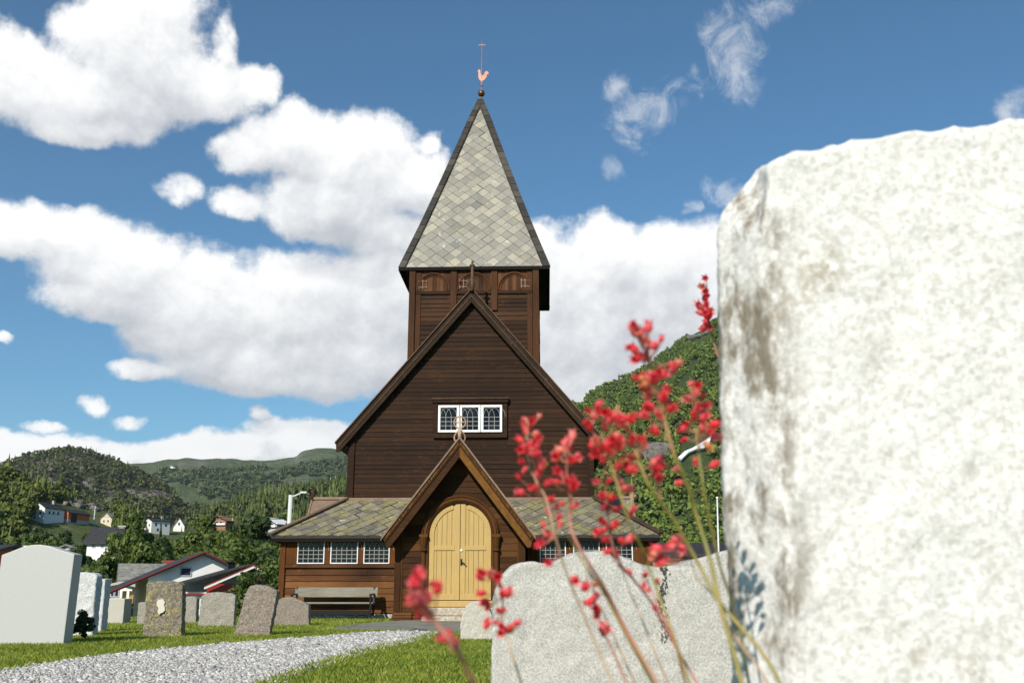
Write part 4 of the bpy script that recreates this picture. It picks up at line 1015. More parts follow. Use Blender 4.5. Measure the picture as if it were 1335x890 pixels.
# door
mb = MB()
def leaf(sg, inset, y0, y1, za=.46):
    r = ar-inset; n = 14
    pts = [(sg*(.006+inset), za+inset), (sg*r, za+inset)]+[(sg*r*math.cos(math.pi/2*k/n), zsp+r*math.sin(math.pi/2*k/n)) for k in range(n)]+[(sg*(.006+inset), zsp+math.sqrt(max(0,r*r-(inset+.006)**2)))]
    return pts
mb = MB(); mb.prism([(-.76,.36),(.76,.36),(.76,zsp)]+[(.76*math.cos(math.pi*k/20), zsp+.76*math.sin(math.pi*k/20)) for k in range(1,20)]+[(-.76,zsp)], .07, .15); mb.build('door_backing', M['door_gap'], CH)
for sg in (-1, 1):
    mb = MB(); pl = 4; r = ar
    for i in range(pl+1):    # vertical boards, the panel field
        xa, xb = .09+(.58)*i/(pl+1), .09+.58*(i+1)/(pl+1)-.006
        hgt = lambda x: zsp+math.sqrt(max(.01, (r-.01)**2-x*x))-.02
        a, b = sg*xa, sg*xb
        mb.prism([(a,.5),(b,.5),(b,hgt(xb)),(a,hgt(xa))], .022, .08)
    lf = mb.build('door_leaf', M['door_yellow'], CH, bev=.003)
    mb = MB()      # stiles and rails
    mb.prism([(sg*.006,.465),(sg*.125,.465),(sg*.125,zsp+math.sqrt(r*r-.125**2)),(sg*.006,zsp+r-.001)], -.002, .05)
    mb.prism([(sg*.615,.465),(sg*.733,.465),(sg*.733,zsp-.001),(sg*.615,zsp-.001)], -.002, .05)
    n = 12; o_ = [(sg*.733*math.cos(math.pi/2*k/n), zsp+.733*math.sin(math.pi/2*k/n)) for k in range(n-1)]; i_ = [(sg*.615*math.cos(math.pi/2*k/n), zsp+.615*math.sin(math.pi/2*k/n)) for k in range(n-1)]
    for k in range(n-2): mb.prism([o_[k], o_[k+1], i_[k+1], i_[k]], -.0015, .05)
    for (z0, z1) in ((.465,.60),(1.60,1.70)): mb.box(min(sg*.125,sg*.615), max(sg*.125,sg*.615), -.001, .05, z0, z1)
    mb.build('door_rails', M['door_yellow'], lf, bev=.005)
    if sg > 0:
        mb = MB(); mb.bar((.03,-.05,1.335),(.135,-.055,1.275), .028, .022); mb.tube([(.035,.0,1.34),(.035,-.06,1.335)], .018, 8); mb.box(.015,.055,-.012,0,1.25,1.40); mb.build('door_handle', M['iron'], lf)
        mb = MB(); mb.tube([(.03,.0,1.60),(.03,-.03,1.60)], .027, 12); mb.build('door_knob', M['ceramic'], lf)
mb = MB(); mb.box(-.80, .80, -.07, .12, .31, .45); mb.build('door_sill', M['door_yellow'], CH, bev=.008)
mb = MB(); mb.box(-.90, .90, -.16, .1, .445, .46); 
mb = MB(); mb.box(-.72, .92, -.42, .1, .12, .30); mb.box(-.80, 1.0, -.7, -.0, -.05, .115); mb.build('door_step', M['step_stone'], CH, bev=.02)
# --- tower
TW = 1.88
mb = MB(); mb.box(-TW+.05, TW-.05, 3.66, 7.4, 6.0, 9.78); mb.build('tower_core', M['black_wood'], CH)
mb = MB(); clap(mb, 3.64, 6.5, 9.02, .135, lambda z: -TW+.16, lambda z: TW-.16, .022); tw_ = mb.build('tower_wall', M['tarred_tower'], CH)
mb = MB()
for sg in (-1, 1): clap_side(mb, (TW-.02)*sg, sg, 6.2, 9.7, .14, 3.7, 7.4)
mb.build('tower_side_boards', M['tarred_tower'], CH)
mb = MB()
for sg in (-1, 1):
    for (a, b, yy) in ((TW-.18,TW,3.55),(TW-.34,TW-.19,3.60)): mb = MB(); mb.box(min(sg*a,sg*b), max(sg*a,sg*b), yy, 3.7, 6.2, 9.76); mb.build('tower_post', M['tower_board'], CH, bev=.01)
for (a, b) in ((-.68,-.50),(.50,.68)): mb = MB(); mb.box(a, b, 3.575, 3.7, 8.5, 9.76); mb.build('tower_post', M['tower_board'], CH, bev=.01)
mb = MB(); mb.box(-TW+.20, TW-.20, 3.585, 3.7, 9.0, 9.10); mb.box(-TW+.1, TW-.1, 3.54, 3.6, 9.73, 9.79); mb.build('tower_rail', M['tarred_tower'], CH, bev=.008)
mb = MB(); x = -TW+.20
while x < TW-.2: x1 = x+rw.uniform(.09, .14); mb.box(x, x1-.004, 3.625+rw.uniform(0,.006), 3.66, 9.10, 9.75); x = x1
mb.build('belfry_boards', M['tower_board'], CH)
for xc, hs in ((-1.18,-1),(0.0,-1),(1.17,1)):
    mb = MB(); arc = [(xc+.47*math.cos(math.pi*k/18), 3.612, 9.12+.52*math.sin(math.pi*k/18)) for k in range(19)]
    mb.tube(arc, .028, 6); mb.tube([(xc+.40*math.cos(math.pi*k/18), 3.615, 9.12+.45*math.sin(math.pi*k/18)) for k in range(19)], .012, 6)
    sh_ = mb.build('louvre_arch', M['tower_board'], CH)
    mb = MB(); hx = xc+hs*.31
    for zz_ in (9.22, 9.40): mb.box(hx-.13, hx+.13, 3.598, 3.615, zz_-.014, zz_+.014)
    for xx in (hx-.11, hx+.0, hx+.11): mb.box(xx-.01, xx+.01, 3.600, 3.613, 9.17, 9.46)
    mb.build('strap_hinge', M['trim_pale'], sh_)
# spire
SZ0, SZ1, SY = 9.80, 16.28, 5.72
prof = [(0,.035),(.045,.125),(.09,.235),(.25,.56),(.5,1.07),(.75,1.60),(.92,1.98),(1,2.16)]
def shw(t): return float(np.interp(t, [p[0] for p in prof], [p[1] for p in prof]))
def sz(t): return SZ1-(SZ1-SZ0)*t
mb = MB(); V = []; n = 40
for i in range(n+1):
    t = i/n; h = shw(t)-.03; z = sz(t); V += [(-h,SY-h,z),(h,SY-h,z),(h,SY+h,z),(-h,SY+h,z)]
Fs = [(i*4+k, i*4+(k+1)%4, (i+1)*4+(k+1)%4, (i+1)*4+k) for i in range(n) for k in range(4)]+[(0,1,2,3),tuple(4*n+k for k in range(4))]
mb.add(V, Fs); sp = mb.build('spire', M['slate_under'], CH)
LH = SZ1-SZ0; rs2 = random.Random(8)
for k in range(4):
    Rm = Matrix.Rotation(k*math.pi/2, 4, 'Z')
    def P(u, s, Rm=Rm):
        t = min(1.01, max(0, s/LH)); h = shw(min(t,1)); p = Vector((u, -h, sz(t))); nrm = Vector((0,-.95,.31))
        return Rm @ p+Vector((0,SY,0)), Rm @ nrm
    mb = MB(); shingle(mb, lambda s: -shw(min(1, max(0, s/LH)))+.03, lambda s: shw(min(1, max(0, s/LH)))-.03, .42, LH, .375, P, .0, rs2, .010, .84, .004)
    q = mb.build('spire_slates', M['slate'], sp)
    mb = MB(); N = 26      # hip boards, two boards per corner, in lengths
    for i in range(N):
        t0, t1 = i/N, (i+1)/N-.002; a0, a1 = shw(t0), shw(t1); z0, z1 = sz(t0), sz(t1); o = .055; w_ = min(.125, a0*.9+.02); w1 = min(.125, a1*.9)
        for (A, B, C_, D) in [((-a1+w1,-a1-o,z1),(-a1-o,-a1-o,z1),(-a0-o,-a0-o,z0),(-a0+w_,-a0-o,z0)), ((-a1-o,-a1-o,z1),(-a1-o,-a1+w1,z1),(-a0-o,-a0+w_,z0),(-a0-o,-a0-o,z0))]:
            q4 = [Rm @ Vector(p) for p in (A, B, C_, D)]; inn = Rm @ Vector((.045,.045,0)); mb.hexa([p+inn+Vector((0,SY,0)) for p in q4], [p+Vector((0,SY,0)) for p in q4])
    mb.build('hip_boards', M['hip_dark'], sp)
mb = MB(); e_ = 2.20
for (a, b, c, d) in ((-e_,e_,SY-e_,SY-e_+.05),(-e_,e_,SY+e_-.05,SY+e_),(-e_,-e_+.05,SY-e_+.05,SY+e_-.05),(e_-.05,e_,SY-e_+.05,SY+e_-.05)): mb.box(a, b, c, d, SZ0-.09, SZ0+.01)
mb.box(-e_+.05, e_-.05, SY-e_+.05, SY+e_-.05, SZ0-.04, SZ0-.01); mb.build('spire_eave', M['black_wood'], CH)
mb = MB(); mb.tube([(0,SY,SZ1-.65),(0,SY,SZ1-.2),(0,SY,SZ1+.08)], [.25,.12,.05], 4); mb.build('lead_cap', M['slate_old'], sp)
mb = MB(); mb.ball((.02,SY,SZ1+.23), .115, 16, 10); mb.build('ball', M['brass_old'], sp, smooth=True)
mb = MB(); mb.tube([(.02,SY,SZ1),(.03,SY,SZ1+2.15)], [.018,.009], 8); mb.bar((-.09,SY,SZ1+2.0),(.15,SY,SZ1+2.0), .018, .018); mb.ball((.02,SY,SZ1+.52), .045, 10, 6); mb.build('rod', M['copper'], sp)
# weathercock: flat cut-out plate (beak to the left, tail to the right)
ck = [(-.20,.36),(-.15,.39),(-.15,.45),(-.11,.42),(-.09,.46),(-.06,.41),(-.05,.34),(-.03,.25),(.03,.20),(.09,.20),(.13,.26),(.16,.33),(.22,.37),(.29,.36),(.33,.30),(.34,.22),(.29,.25),(.26,.20),(.24,.12),(.18,.04),(.10,-.03),(.03,-.05),(.03,-.14),(-.02,-.14),(-.02,-.05),(-.09,0),(-.14,.08),(-.15,.18),(-.14,.27),(-.15,.33)]
mb = MB(); mb.prism([(x*.70+.02, SZ1+.72+z*.85) for x, z in ck], SY-.012, SY+.012); mb.build('weathercock', M['copper'], sp)
# --- side porches with small gables behind (left and right)
SPX = {-1: -5.10, 1: 4.63}; SPZ = 3.39
for sg, yy in ((-1, 6.6), (1, 6.6)):
    x0, x1 = (sg*3.6, SPX[sg]); zr = SPZ
    mb = MB(); lo, hi = min(x0,x1), max(x0,x1)
    mb.prismx([(yy-.75,zr-.95),(yy,zr-.05),(yy+.75,zr-.95),(yy+.75,.1),(yy-.75,.1)], min(sg*4,x1-sg*.15), max(sg*4,x1-sg*.15)); sp_ = mb.build('side_porch', M['aisle'], CH)
    mb = MB()
    for s2 in (-1, 1): mb.prismx([(yy,zr-.06),(yy+s2*.98,zr-1.24),(yy+s2*.98,zr-1.16),(yy,zr+.02)], lo, hi)
    mb.build('side_porch_roof', M['trim_pale'] if sg < 0 else M['slate_old'], sp_)
    mb = MB()
    for s2 in (-1, 1): mb.prismx([(yy,zr-.14),(yy+s2*1.02,zr-1.36),(yy+s2*1.02,zr-1.16),(yy,zr+.06)], min(x1,x1+sg*.05), max(x1,x1+sg*.05))
    mb.bar((lo,yy,zr+.05),(hi,yy,zr+.05), .12, .07); mb.build('side_bargeboard', M['trim_pale'], sp_)
    mb = MB(); x_ = x1+sg*.0; mb.tube([(x_,yy,zr-.2),(x_,yy,zr+.15),(x_-sg*.02,yy,zr+.28),(x_+sg*.05,yy,zr+.42)], [.06,.075,.045,.03], 7); mb.bar((x_,yy,zr+.05),(x_+sg*.12,yy,zr+.12), .05, .06); mb.build('side_finial', M['barge'] if sg < 0 else M['carved'], sp_)

# ================================================================== bench
def chl(x, y, z=0): return CH.matrix_basis @ Vector((x, y, z))
CH_M = Matrix.Translation((-1.2247,24,0)) @ Matrix.Rotation(-R(1.9856), 4, 'Z')
p = CH_M @ Vector((-3.12, .72, 0))
bn = empty('bench', p, -R(1.9856), 'weathered grey wooden bench with black iron ends against the church wall', 'bench')
mb = MB(); mb.hexa([(-1.02,.33,.53),(1.02,.33,.53),(1.02,.37,.53),(-1.02,.37,.53)], [(-1.02,.40,.76),(1.02,.40,.76),(1.02,.44,.76),(-1.02,.44,.76)]); mb.build('backrest', M['bench_grey'], bn, bev=.008)
mb = MB()
for i in range(3): mb.box(-.96, .98, -.12+.135*i, 0+.135*i, .37+.003*i, .405+.003*i)
mb.build('seat', M['bench_grey'], bn, bev=.008)
for sx in (-.98, 0.93):
    mb = MB(); mb.bar((sx,-.10,0),(sx,-.10,.58), .05, .05); mb.bar((sx,.30,0),(sx,.42,.78), .05, .05); mb.bar((sx,-.14,.59),(sx,.36,.60), .06, .035); mb.bar((sx,-.1,.34),(sx,.32,.34), .045, .045); mb.bar((sx,-.2,.02),(sx,.40,.02), .05, .04)
    mb.build('iron_end', M['iron'], bn, bev=.008)
mb = MB(); mb.bar((-.96,-.09,.17),(.94,-.09,.17), .04, .10); mb.bar((-.96,.3,.12),(.94,.3,.12), .04, .04); mb.build('stretcher', M['iron'], bn)

# ================================================================== gravestones
def stone(name, px, Y, thick, m, label, cat='gravestone', group='gravestones in the churchyard', vox=.02, disp=.012, dscale=.12, lean=0, yaw=0, base_v=None, cut=.25, sub=0, small=0, bev=0, ds2=None):
    """px: front outline in photo pixels, bottom points on the ground; extended below the ground by cut"""
    P = [at(u, v, Y) for u, v in px]; zmin = min(p.z for p in P); cx = sum(p.x for p in P)/len(P)
    L = [(p.x-cx, p.z) for p in P]; L = [(x, z-cut if z < zmin+.05 else z) for x, z in L]
    mb = MB(); mb.prism(L, 0, thick); o = mb.build(name, m)
    o.location = (cx, Y, 0); o.rotation_euler = (lean, 0, yaw)
    if vox:
        r = o.modifiers.new('remesh', 'REMESH'); r.mode = 'VOXEL'; r.voxel_size = vox; r.use_smooth_shade = True
        s = o.modifiers.new('smooth', 'SMOOTH'); s.factor = .5; s.iterations = 2
        for dsc, dst in ((dscale, disp), (ds2 or dscale*.3, disp*.5)):
            tx = bpy.data.textures.new('rough', 'CLOUDS'); tx.noise_scale = dsc; tx.noise_depth = 4
            d = o.modifiers.new('rough', 'DISPLACE'); d.texture = tx; d.strength = dst*2; d.mid_level = .5; d.texture_coords = 'GLOBAL'
    elif bev:
        b = o.modifiers.new('bevel', 'BEVEL'); b.width = bev; b.segments = 3; b.limit_method = 'ANGLE'; b.angle_limit = R(25)
    tag(o, label, cat, group); return o
GB = 'gravestones in the churchyard'
stone('gravestone', [(-13,839),(2,723),(14,718.5),(28,713),(40,710),(52,709.5),(66,712),(80,717),(97,722),(82,839)], 12.2, .24, M['granite_pale'], 'large smooth pale grey gravestone with a curved top, nearest at the left', vox=0, bev=.008)
stone('gravestone', [(82,828),(90,746),(100,745),(122,746.5),(127,750),(120,828)], 14.6, .22, M['granite_white'], 'rough white gravestone with a dark right side just behind the big pale one', disp=.018)
stone('gravestone', [(108,823),(112,754),(138,754),(132,823)], 16.2, .24, M['granite_white'], 'narrow strip of white gravestone behind the rough white one', disp=.014)
stone('gravestone', [(132,811),(134,779),(163,780),(160,811)], 21, .42, M['stone_beige'], 'small plain beige gravestone left of the lichen covered one', disp=.005)
stone('gravestone', [(178,813),(180,785),(192,784),(200,813)], 20, .2, M['stone_grey'], 'low grey gravestone half hidden behind the lichen covered one')
g6 = stone('gravestone', [(187,827),(191,761),(193,758),(205,757.5),(222,757),(234,759),(238,762),(238,827)], 14.4, .17, M['stone_lichen'], 'brown gravestone covered in yellow lichen with a white patch', vox=.014, disp=.02, dscale=.08)
def patch(o, px, Y, m, name, lab, th=.006, off=-.02):
    cx = o.location.x; mb = MB(); P = [at(u, v, Y) for u, v in px]; mb.prism([(p.x-cx, p.z) for p in P], off-th, off+.03); q = mb.build(name, m, o, bev=.003); q['label'] = lab; return q
patch(g6, [(205.5,784),(207,781),(209.5,781.5),(211,780),(214,781.5),(216,785),(214.5,788),(215.5,791),(216,795),(213,798),(210,799),(208,801),(206,797),(207.5,792),(205,788)], 14.4, M['lichen_white'], 'lichen_patch', 'white lichen patch', off=-.022)
stone('gravestone', [(236,810),(238,777),(253,777),(257,780),(256,810)], 21.5, .2, M['stone_grey'], 'small grey gravestone showing right of the lichen covered one')
stone('gravestone', [(257,814),(262,778),(267,773),(280,771.5),(300,772.5),(307,776),(305,814)], 19.2, .16, M['stone_grey'], 'squat grey gravestone with a broad flat top in the middle of the row', disp=.016)
stone('gravestone', [(300,824),(321,770),(326,763),(337,762),(350,764),(362,770),(348,826)], 14.8, .17, M['stone_brown'], 'brown gravestone leaning to the right with a worn sloping top', vox=.014, disp=.02, dscale=.09)
stone('gravestone', [(352,812),(356,790),(362,782),(369,778),(380,777.5),(388,781),(398,785),(403,789),(403,812)], 19.8, .2, M['stone_brown'], 'low brown gravestone with a humped top beside the bench', disp=.014)
stone('gravestone', [(600,832),(600,815),(602,801),(607,790),(614,784.5),(622,783),(631,785),(638,792),(642,802),(643,832)], 13.4, .25, M['stone_beige'], 'small round topped gravestone in front of the yellow door', vox=.014, disp=.012, dscale=.08)
mid = stone('gravestone', [(640,1010),(641,850),(642,800),(645,772),(654,750),(672,735),(688,731),(708,733),(728,728),(745,720),(765,716),(790,717),(815,726),(840,735),(865,738),(890,733),(915,726),(940,719),(965,716),(990,718),(1015,727),(1040,736),(1060,740),(1078,760),(1086,800),(1088,1010)], 3.0, .16, M['granite_mid'], 'wide light granite gravestone with two low humps along its top behind the red flowers', vox=.010, disp=.010, dscale=.15, yaw=0)
# big stone at the right, very near
BX, BY = .203, .75
def bigstone():
    top = [(1002,212),(1040,196),(1085,190),(1130,178),(1180,171),(1240,166),(1335,155),(1420,150),(1600,150),(1800,158),(1980,175),(2050,200),(2090,260)]
    P = [(at(u, v, BY).x, at(u, v, BY).z) for u, v in top]
    front = [(.206,-.15),(.204,.45),(.201,.70),(.200,.86)]+P+[(P[-1][0]+.02,.6),(P[-1][0]+.02,-.15)]
    far = [at(u+4, v, BY+.05) for u, v in ((955,1000),(946,820),(937,650),(932,450),(928,345),(931,285),(950,243),(985,216))]
    back = [(far[0].x,-.15),(far[2].x-.001,.55)]+[(p.x, p.z) for p in far[3:]]
    back = [(far[0].x,-.15),(far[1].x,.5),(far[3].x,far[3].z),(far[5].x,far[5].z),(far[7].x,far[7].z)]+[(x+.004, z+.004) for x, z in P[1:]]+[(P[-1][0]+.03,.6),(P[-1][0]+.03,-.15)]
    front = front[:4]+P+front[-2:]; n = len(front); back = back[:n]
    while len(back) < n: back.append(back[-1])
    bk = [(x+.04 if i < 5 else x, z) for i, (x, z) in enumerate(back)]
    mb = MB(); V = [(x-BX,0,z) for x, z in front]+[(x-BX,.05,z) for x, z in back]+[(x-BX,.22,z) for x, z in bk]
    Fs = [tuple(range(n)), tuple(reversed(range(2*n,3*n)))]+[(i+l*n,i+l*n+n,(i+1)%n+l*n+n,(i+1)%n+l*n) for l in (0,1) for i in range(n)]
    mb.add(V, Fs); o = mb.build('gravestone', M['granite_big']); o.location = (BX, BY, 0); o.rotation_euler = (0, 0, 0)
    r = o.modifiers.new('remesh', 'REMESH'); r.mode = 'VOXEL'; r.voxel_size = .0055; r.use_smooth_shade = True
    s = o.modifiers.new('smooth', 'SMOOTH'); s.factor = .5; s.iterations = 1
    for dsc, dst in ((.06, .008), (.016, .0045), (.007,.0018)):
        tx = bpy.data.textures.new('rough', 'CLOUDS'); tx.noise_scale = dsc; tx.noise_depth = 3
        d = o.modifiers.new('rough', 'DISPLACE'); d.texture = tx; d.strength = dst; d.mid_level = .5; d.texture_coords = 'GLOBAL'
    tag(o, 'huge bright rough granite gravestone filling the right side, nearest of all', 'gravestone', GB)
bigstone()
rk = random.Random(4); mb = MB()
for i in range(150):
    s = rk.random()**.8; u = 864+rk.gauss(0, 2.2+1.5*s)+2*math.sin(s*9); v = 734+100*s+rk.uniform(-3, 3); p = at(u, v, 3.0); rr = rk.uniform(.0012, .0035)*(1.2-.5*s)
    mb.ball((p.x-mid.location.x, -.004, p.z), rr, 6, 4, rk.uniform(.7, 1.6))
q = mb.build('dark_streak', M['iron'] if False else mat('pit_dark', (.09,.085,.065), .95), mid); q['label'] = 'vertical streak of dark specks'; q['kind'] = 'stuff'
# shrub and grave flowers in the shade between the first stones
b = onground(106, 837); e = empty('small_shrub', b, 0, 'small dark shrub in the shade beside the big pale gravestone', 'shrub')
V, Fc, C = crown_mesh(5, .15, .20, .2, 26, 3800, .026); np_mesh('foliage', V, Fc, LM[1], e); trunk_mb(C, .1, .01, 2).build('stem', M['bark'], e)
M['petal_red'] = mat('petal_red', (.45,.01,.02), .6)
b = onground(131, 823); e = empty('grave_flowers', (b.x, 15.2, 0), 0, 'dark red flowers at the foot of the narrow white gravestone', 'flowers')
V, Fc, C = crown_mesh(6, .07, .10, .22, 8, 220, .03); np_mesh('blossoms', V, Fc, M['petal_red'], e); V, Fc, C = crown_mesh(7, .07, .09, .1, 8, 400, .03); np_mesh('leaves', V, Fc, LM[1], e)

# ================================================================== lawn, path
upper = [(-140,905),(0,878),(60,868),(130,858),(200,850),(300,841),(400,834),(470,827),(520,824.5),(566,825)]
lower = [(572,826.5),(556,832),(540,837),(500,846),(470,853),(430,866),(400,877),(360,890),(300,925)]
pathpoly = [tuple(onground(u, v)[:2]) for u, v in upper+lower]
paving = [tuple(onground(u, v)[:2]) for u, v in [(430,822),(520,824),(566,825),(574,826),(640,824),(660,812),(640,807),(560,806.5),(520,809),(470,813),(440,816.5)]]
def inside(P, poly):
    x, y = P[:, 0], P[:, 1]; c = np.zeros(len(P), bool); n = len(poly)
    for i in range(n):
        x1, y1 = poly[i]; x2, y2 = poly[(i+1) % n]
        if y1 == y2: continue
        c ^= ((y1 > y) != (y2 > y)) & (x < (x2-x1)*(y-y1)/(y2-y1)+x1)
    return c
def sheet(name, poly, z, m, sub=.4):
    bm = bmesh.new(); vs = [bm.verts.new((x, y, z)) for x, y in poly]; f = bm.faces.new(vs); bmesh.ops.triangulate(bm, faces=[f])
    if f.normal.z < 0: bmesh.ops.reverse_faces(bm, faces=bm.faces)
    me = bpy.data.meshes.new(name); bm.to_mesh(me); bm.free(); me.materials.append(m); o = bpy.data.objects.new(name, me); COL.objects.link(o); return tag(o, kind='structure')
M['path_bed'] = mat('path_bed', lambda t: t.ramp(t.noise(t.coord(), 30, 4), [(.3,(.12,.115,.105)),(.7,(.28,.27,.25))]), .9)
def pavf(t):
    co = t.coord(); n = t.noise(co, 6, 5, .7); e = t.voro(co, .9, 'DISTANCE_TO_EDGE')
    c = t.ramp(n, [(.3,(.15,.14,.115)),(.7,(.30,.28,.235))])
    g = t.mix(t.noise(co, 3), (.05,.08,.015), (.09,.12,.03)); f = t.ramp(t.math('ADD', e, t.math('MULTIPLY', n, .05)), [(.035,1),(.07,0)])
    return t.mix(f, c, g), t.bump(n, .5, .02)
M['paving'] = mat('paving', pavf, .85)
sheet('gravel_path', pathpoly, .006, M['path_bed']); sheet('stone_paving', paving, .012, M['paving'])
def gravel():
    tv, tf = ico(1)
    xs = [p[0] for p in pathpoly]; ys = [p[1] for p in pathpoly]
    N = 340000; P = np.stack([rng.uniform(min(xs)-.2, max(xs)+.2, N), rng.uniform(6.0, max(ys)+.1, N)], -1)
    P = P[inside(P+rng.normal(size=P.shape)*.05, pathpoly)]; d = P[:, 1]
    keep = rng.random(len(P)) < np.clip(9.0/d, 0, 1)**1.0; P = P[keep]; P = P[:64000]
    n = len(P); s = rng.gamma(4, .0019, n)+.004; s *= np.clip(P[:, 1]/8, 1, 1.7)
    z = .004+rng.uniform(0, .026, n)
    S = np.stack([s*rng.uniform(.8, 1.4, n), s*rng.uniform(.7, 1.1, n), s*rng.uniform(.5, .95, n)], -1)
    V, Fc = scatter(tv, tf, np.concatenate([P, z[:, None]], 1), S, tilt=1.0, jit=.22)
    def fn(t):
        isl = t.island(); c = t.ramp(isl, [(0,(.20,.185,.17)),(.25,(.33,.315,.29)),(.5,(.45,.43,.395)),(.75,(.56,.535,.49)),(.93,(.70,.68,.63)),(1,(.36,.27,.18))]); n = t.noise(t.coord(), 60, 3)
        return t.mix(t.math('MULTIPLY', n, .5), c, (.34,.33,.32)), None
    o = np_mesh('gravel', V, Fc, mat('pebble', fn, .7)); tag(o, 'pale grey gravel covering the path', 'gravel', kind='stuff'); print('pebbles', n)
gravel()
def grass():
    def region(N, x0, x1, y0, y1, hmin, hmax, w):
        P = np.stack([rng.uniform(x0, x1, N), rng.uniform(y0, y1, N)], -1)
        edge = P+rng.normal(size=P.shape)*.035
        ok = ~inside(edge, pathpoly) & ~inside(edge, paving)
        # church footprint
        q = P-np.array([-1.2247, 24]); ok &= ~((np.abs(q[:, 0]-.05) < 4.7) & (q[:, 1] > 1.35)) & ~((np.abs(q[:, 0]) < 1.6) & (q[:, 1] > -.6))
        P = P[ok]; n = len(P)
        t = np.array([noise.noise(Vector((x*1.3, y*1.3, 2))) for x, y in P[:: 10]]).repeat(10)[:n] if n else 0
        h = rng.uniform(hmin, hmax, n)*(1+.35*t); a = rng.uniform(0, 2*math.pi, n); l = rng.uniform(.1, .75, n)*h
        b = rng.uniform(0, 2*math.pi, n); ww = w*rng.uniform(.6, 1.3, n)
        dx, dy = np.cos(a)*ww, np.sin(a)*ww; lx, ly = np.cos(b)*l, np.sin(b)*l; z0 = np.zeros(n)-.004
        V = np.stack([np.stack([P[:, 0]-dx, P[:, 1]-dy, z0], -1), np.stack([P[:, 0]+dx, P[:, 1]+dy, z0], -1),
                      np.stack([P[:, 0]+dx*.8+lx*.35, P[:, 1]+dy*.8+ly*.35, h*.6], -1), np.stack([P[:, 0]+lx, P[:, 1]+ly, h], -1)], 1)
        return V.reshape(-1, 3)
    Vs = [region(230000, -8, 2.5, 6.2, 12, .018, .055, .0032), region(150000, -9.5, 2, 12, 17, .02, .055, .0045), region(110000, -13, 6, 17, 27, .02, .06, .008), region(40000, -18, -6, 10, 27, .02, .06, .008),
          region(40000, -3, 3.5, 2, 6.2, .02, .05, .004), region(25000, -1.2, 1.8, .2, 2, .02, .05, .0035), region(50000, 3.4, 16, 5, 32, .02, .06, .011)]
    # straggling tufts along the path edge
    T = []
    for pl in (upper, lower):
        Q = [onground(u, v) for u, v in pl]
        for a, b in zip(Q, Q[1:]):
            for k in range(int((b-a).length*90)): s = rng.random(); p = a.lerp(b, s); T.append((p.x+rng.normal()*.03, p.y+rng.normal()*.06))
    T = np.array(T); n = len(T); h = rng.uniform(.03, .085, n); b = rng.uniform(0, 6.28, n); a = b+1.57; l = h*.6; w = .003
    V = np.stack([np.stack([T[:, 0]-np.cos(a)*w, T[:, 1]-np.sin(a)*w, h*0], -1), np.stack([T[:, 0]+np.cos(a)*w, T[:, 1]+np.sin(a)*w, h*0], -1), np.stack([T[:, 0]+np.cos(b)*l*.3+.002, T[:, 1]+np.sin(b)*l*.3, h*.6], -1), np.stack([T[:, 0]+np.cos(b)*l, T[:, 1]+np.sin(b)*l, h], -1)], 1).reshape(-1, 3)
    Vs.append(V); V = np.concatenate(Vs); Fc = np.arange(len(V)).reshape(-1, 4)
    def fn(t):
        isl = t.island(); n = t.noise(t.coord(), .9, 5, .65)
        f = t.math('ADD', t.math('MULTIPLY', isl, .45), t.math('MULTIPLY', n, .6))
        return t.ramp(f, [(.2,(.075,.12,.010)),(.40,(.165,.235,.018)),(.58,(.28,.34,.032)),(.76,(.40,.40,.07)),(.9,(.50,.43,.16))])
    m = mat('grass_blade', fn, .55); nt = m.node_tree; bb = nt.nodes['Principled BSDF']; tr = nt.nodes.new('ShaderNodeBsdfTranslucent'); mx = nt.nodes.new('ShaderNodeMixShader'); mx.inputs[0].default_value = .35
    nt.links.new(bb.inputs['Base Color'].links[0].from_socket, tr.inputs[0]); nt.links.new(bb.outputs[0], mx.inputs[1]); nt.links.new(tr.outputs[0], mx.inputs[2]); nt.links.new(mx.outputs[0], nt.nodes['Material Output'].inputs[0])
    o = np_mesh('grass', V, Fc, m); tag(o, 'short mown green churchyard grass', 'grass', kind='stuff'); print('blades', len(Fc))
grass()
b = onground(550, 825); mb = MB(); mb.prism([(-.32,-.02),(-.30,.03),(-.15,.055),(.05,.05),(.22,.03),(.32,.012),(.34,-.02)], 0, .25); o = mb.build('flat_slate', M['slate_under'], bev=.006); o.location = b; tag(o, 'thin dark slab of slate lying at the end of the gravel path', 'slab')

# ================================================================== red coral bells
def stemmat():
    def fn(t): isl = t.island(); n = t.noise(t.coord(), 9, 3); return t.ramp(t.math('ADD', t.math('MULTIPLY', isl, .6), t.math('MULTIPLY', n, .4)), [(.2,(.20,.17,.035)),(.5,(.33,.25,.07)),(.8,(.42,.17,.10))])
    return mat('flower_stem', fn, .5)
M['stem_olive'] = mat('stem_olive', lambda t: t.ramp(t.noise(t.coord(), 14, 3), [(.35,(.17,.16,.025)),(.55,(.30,.25,.06)),(.7,(.36,.20,.07))]), .5)
M['stem_red'] = mat('stem_red', lambda t: t.ramp(t.noise(t.coord(), 14, 3), [(.35,(.22,.07,.05)),(.55,(.50,.19,.13)),(.7,(.42,.25,.12))]), .5)
M['stem_pale'] = mat('stem_pale', lambda t: t.ramp(t.noise(t.coord(), 14, 3), [(.35,(.36,.22,.12)),(.6,(.52,.36,.22))]), .5)
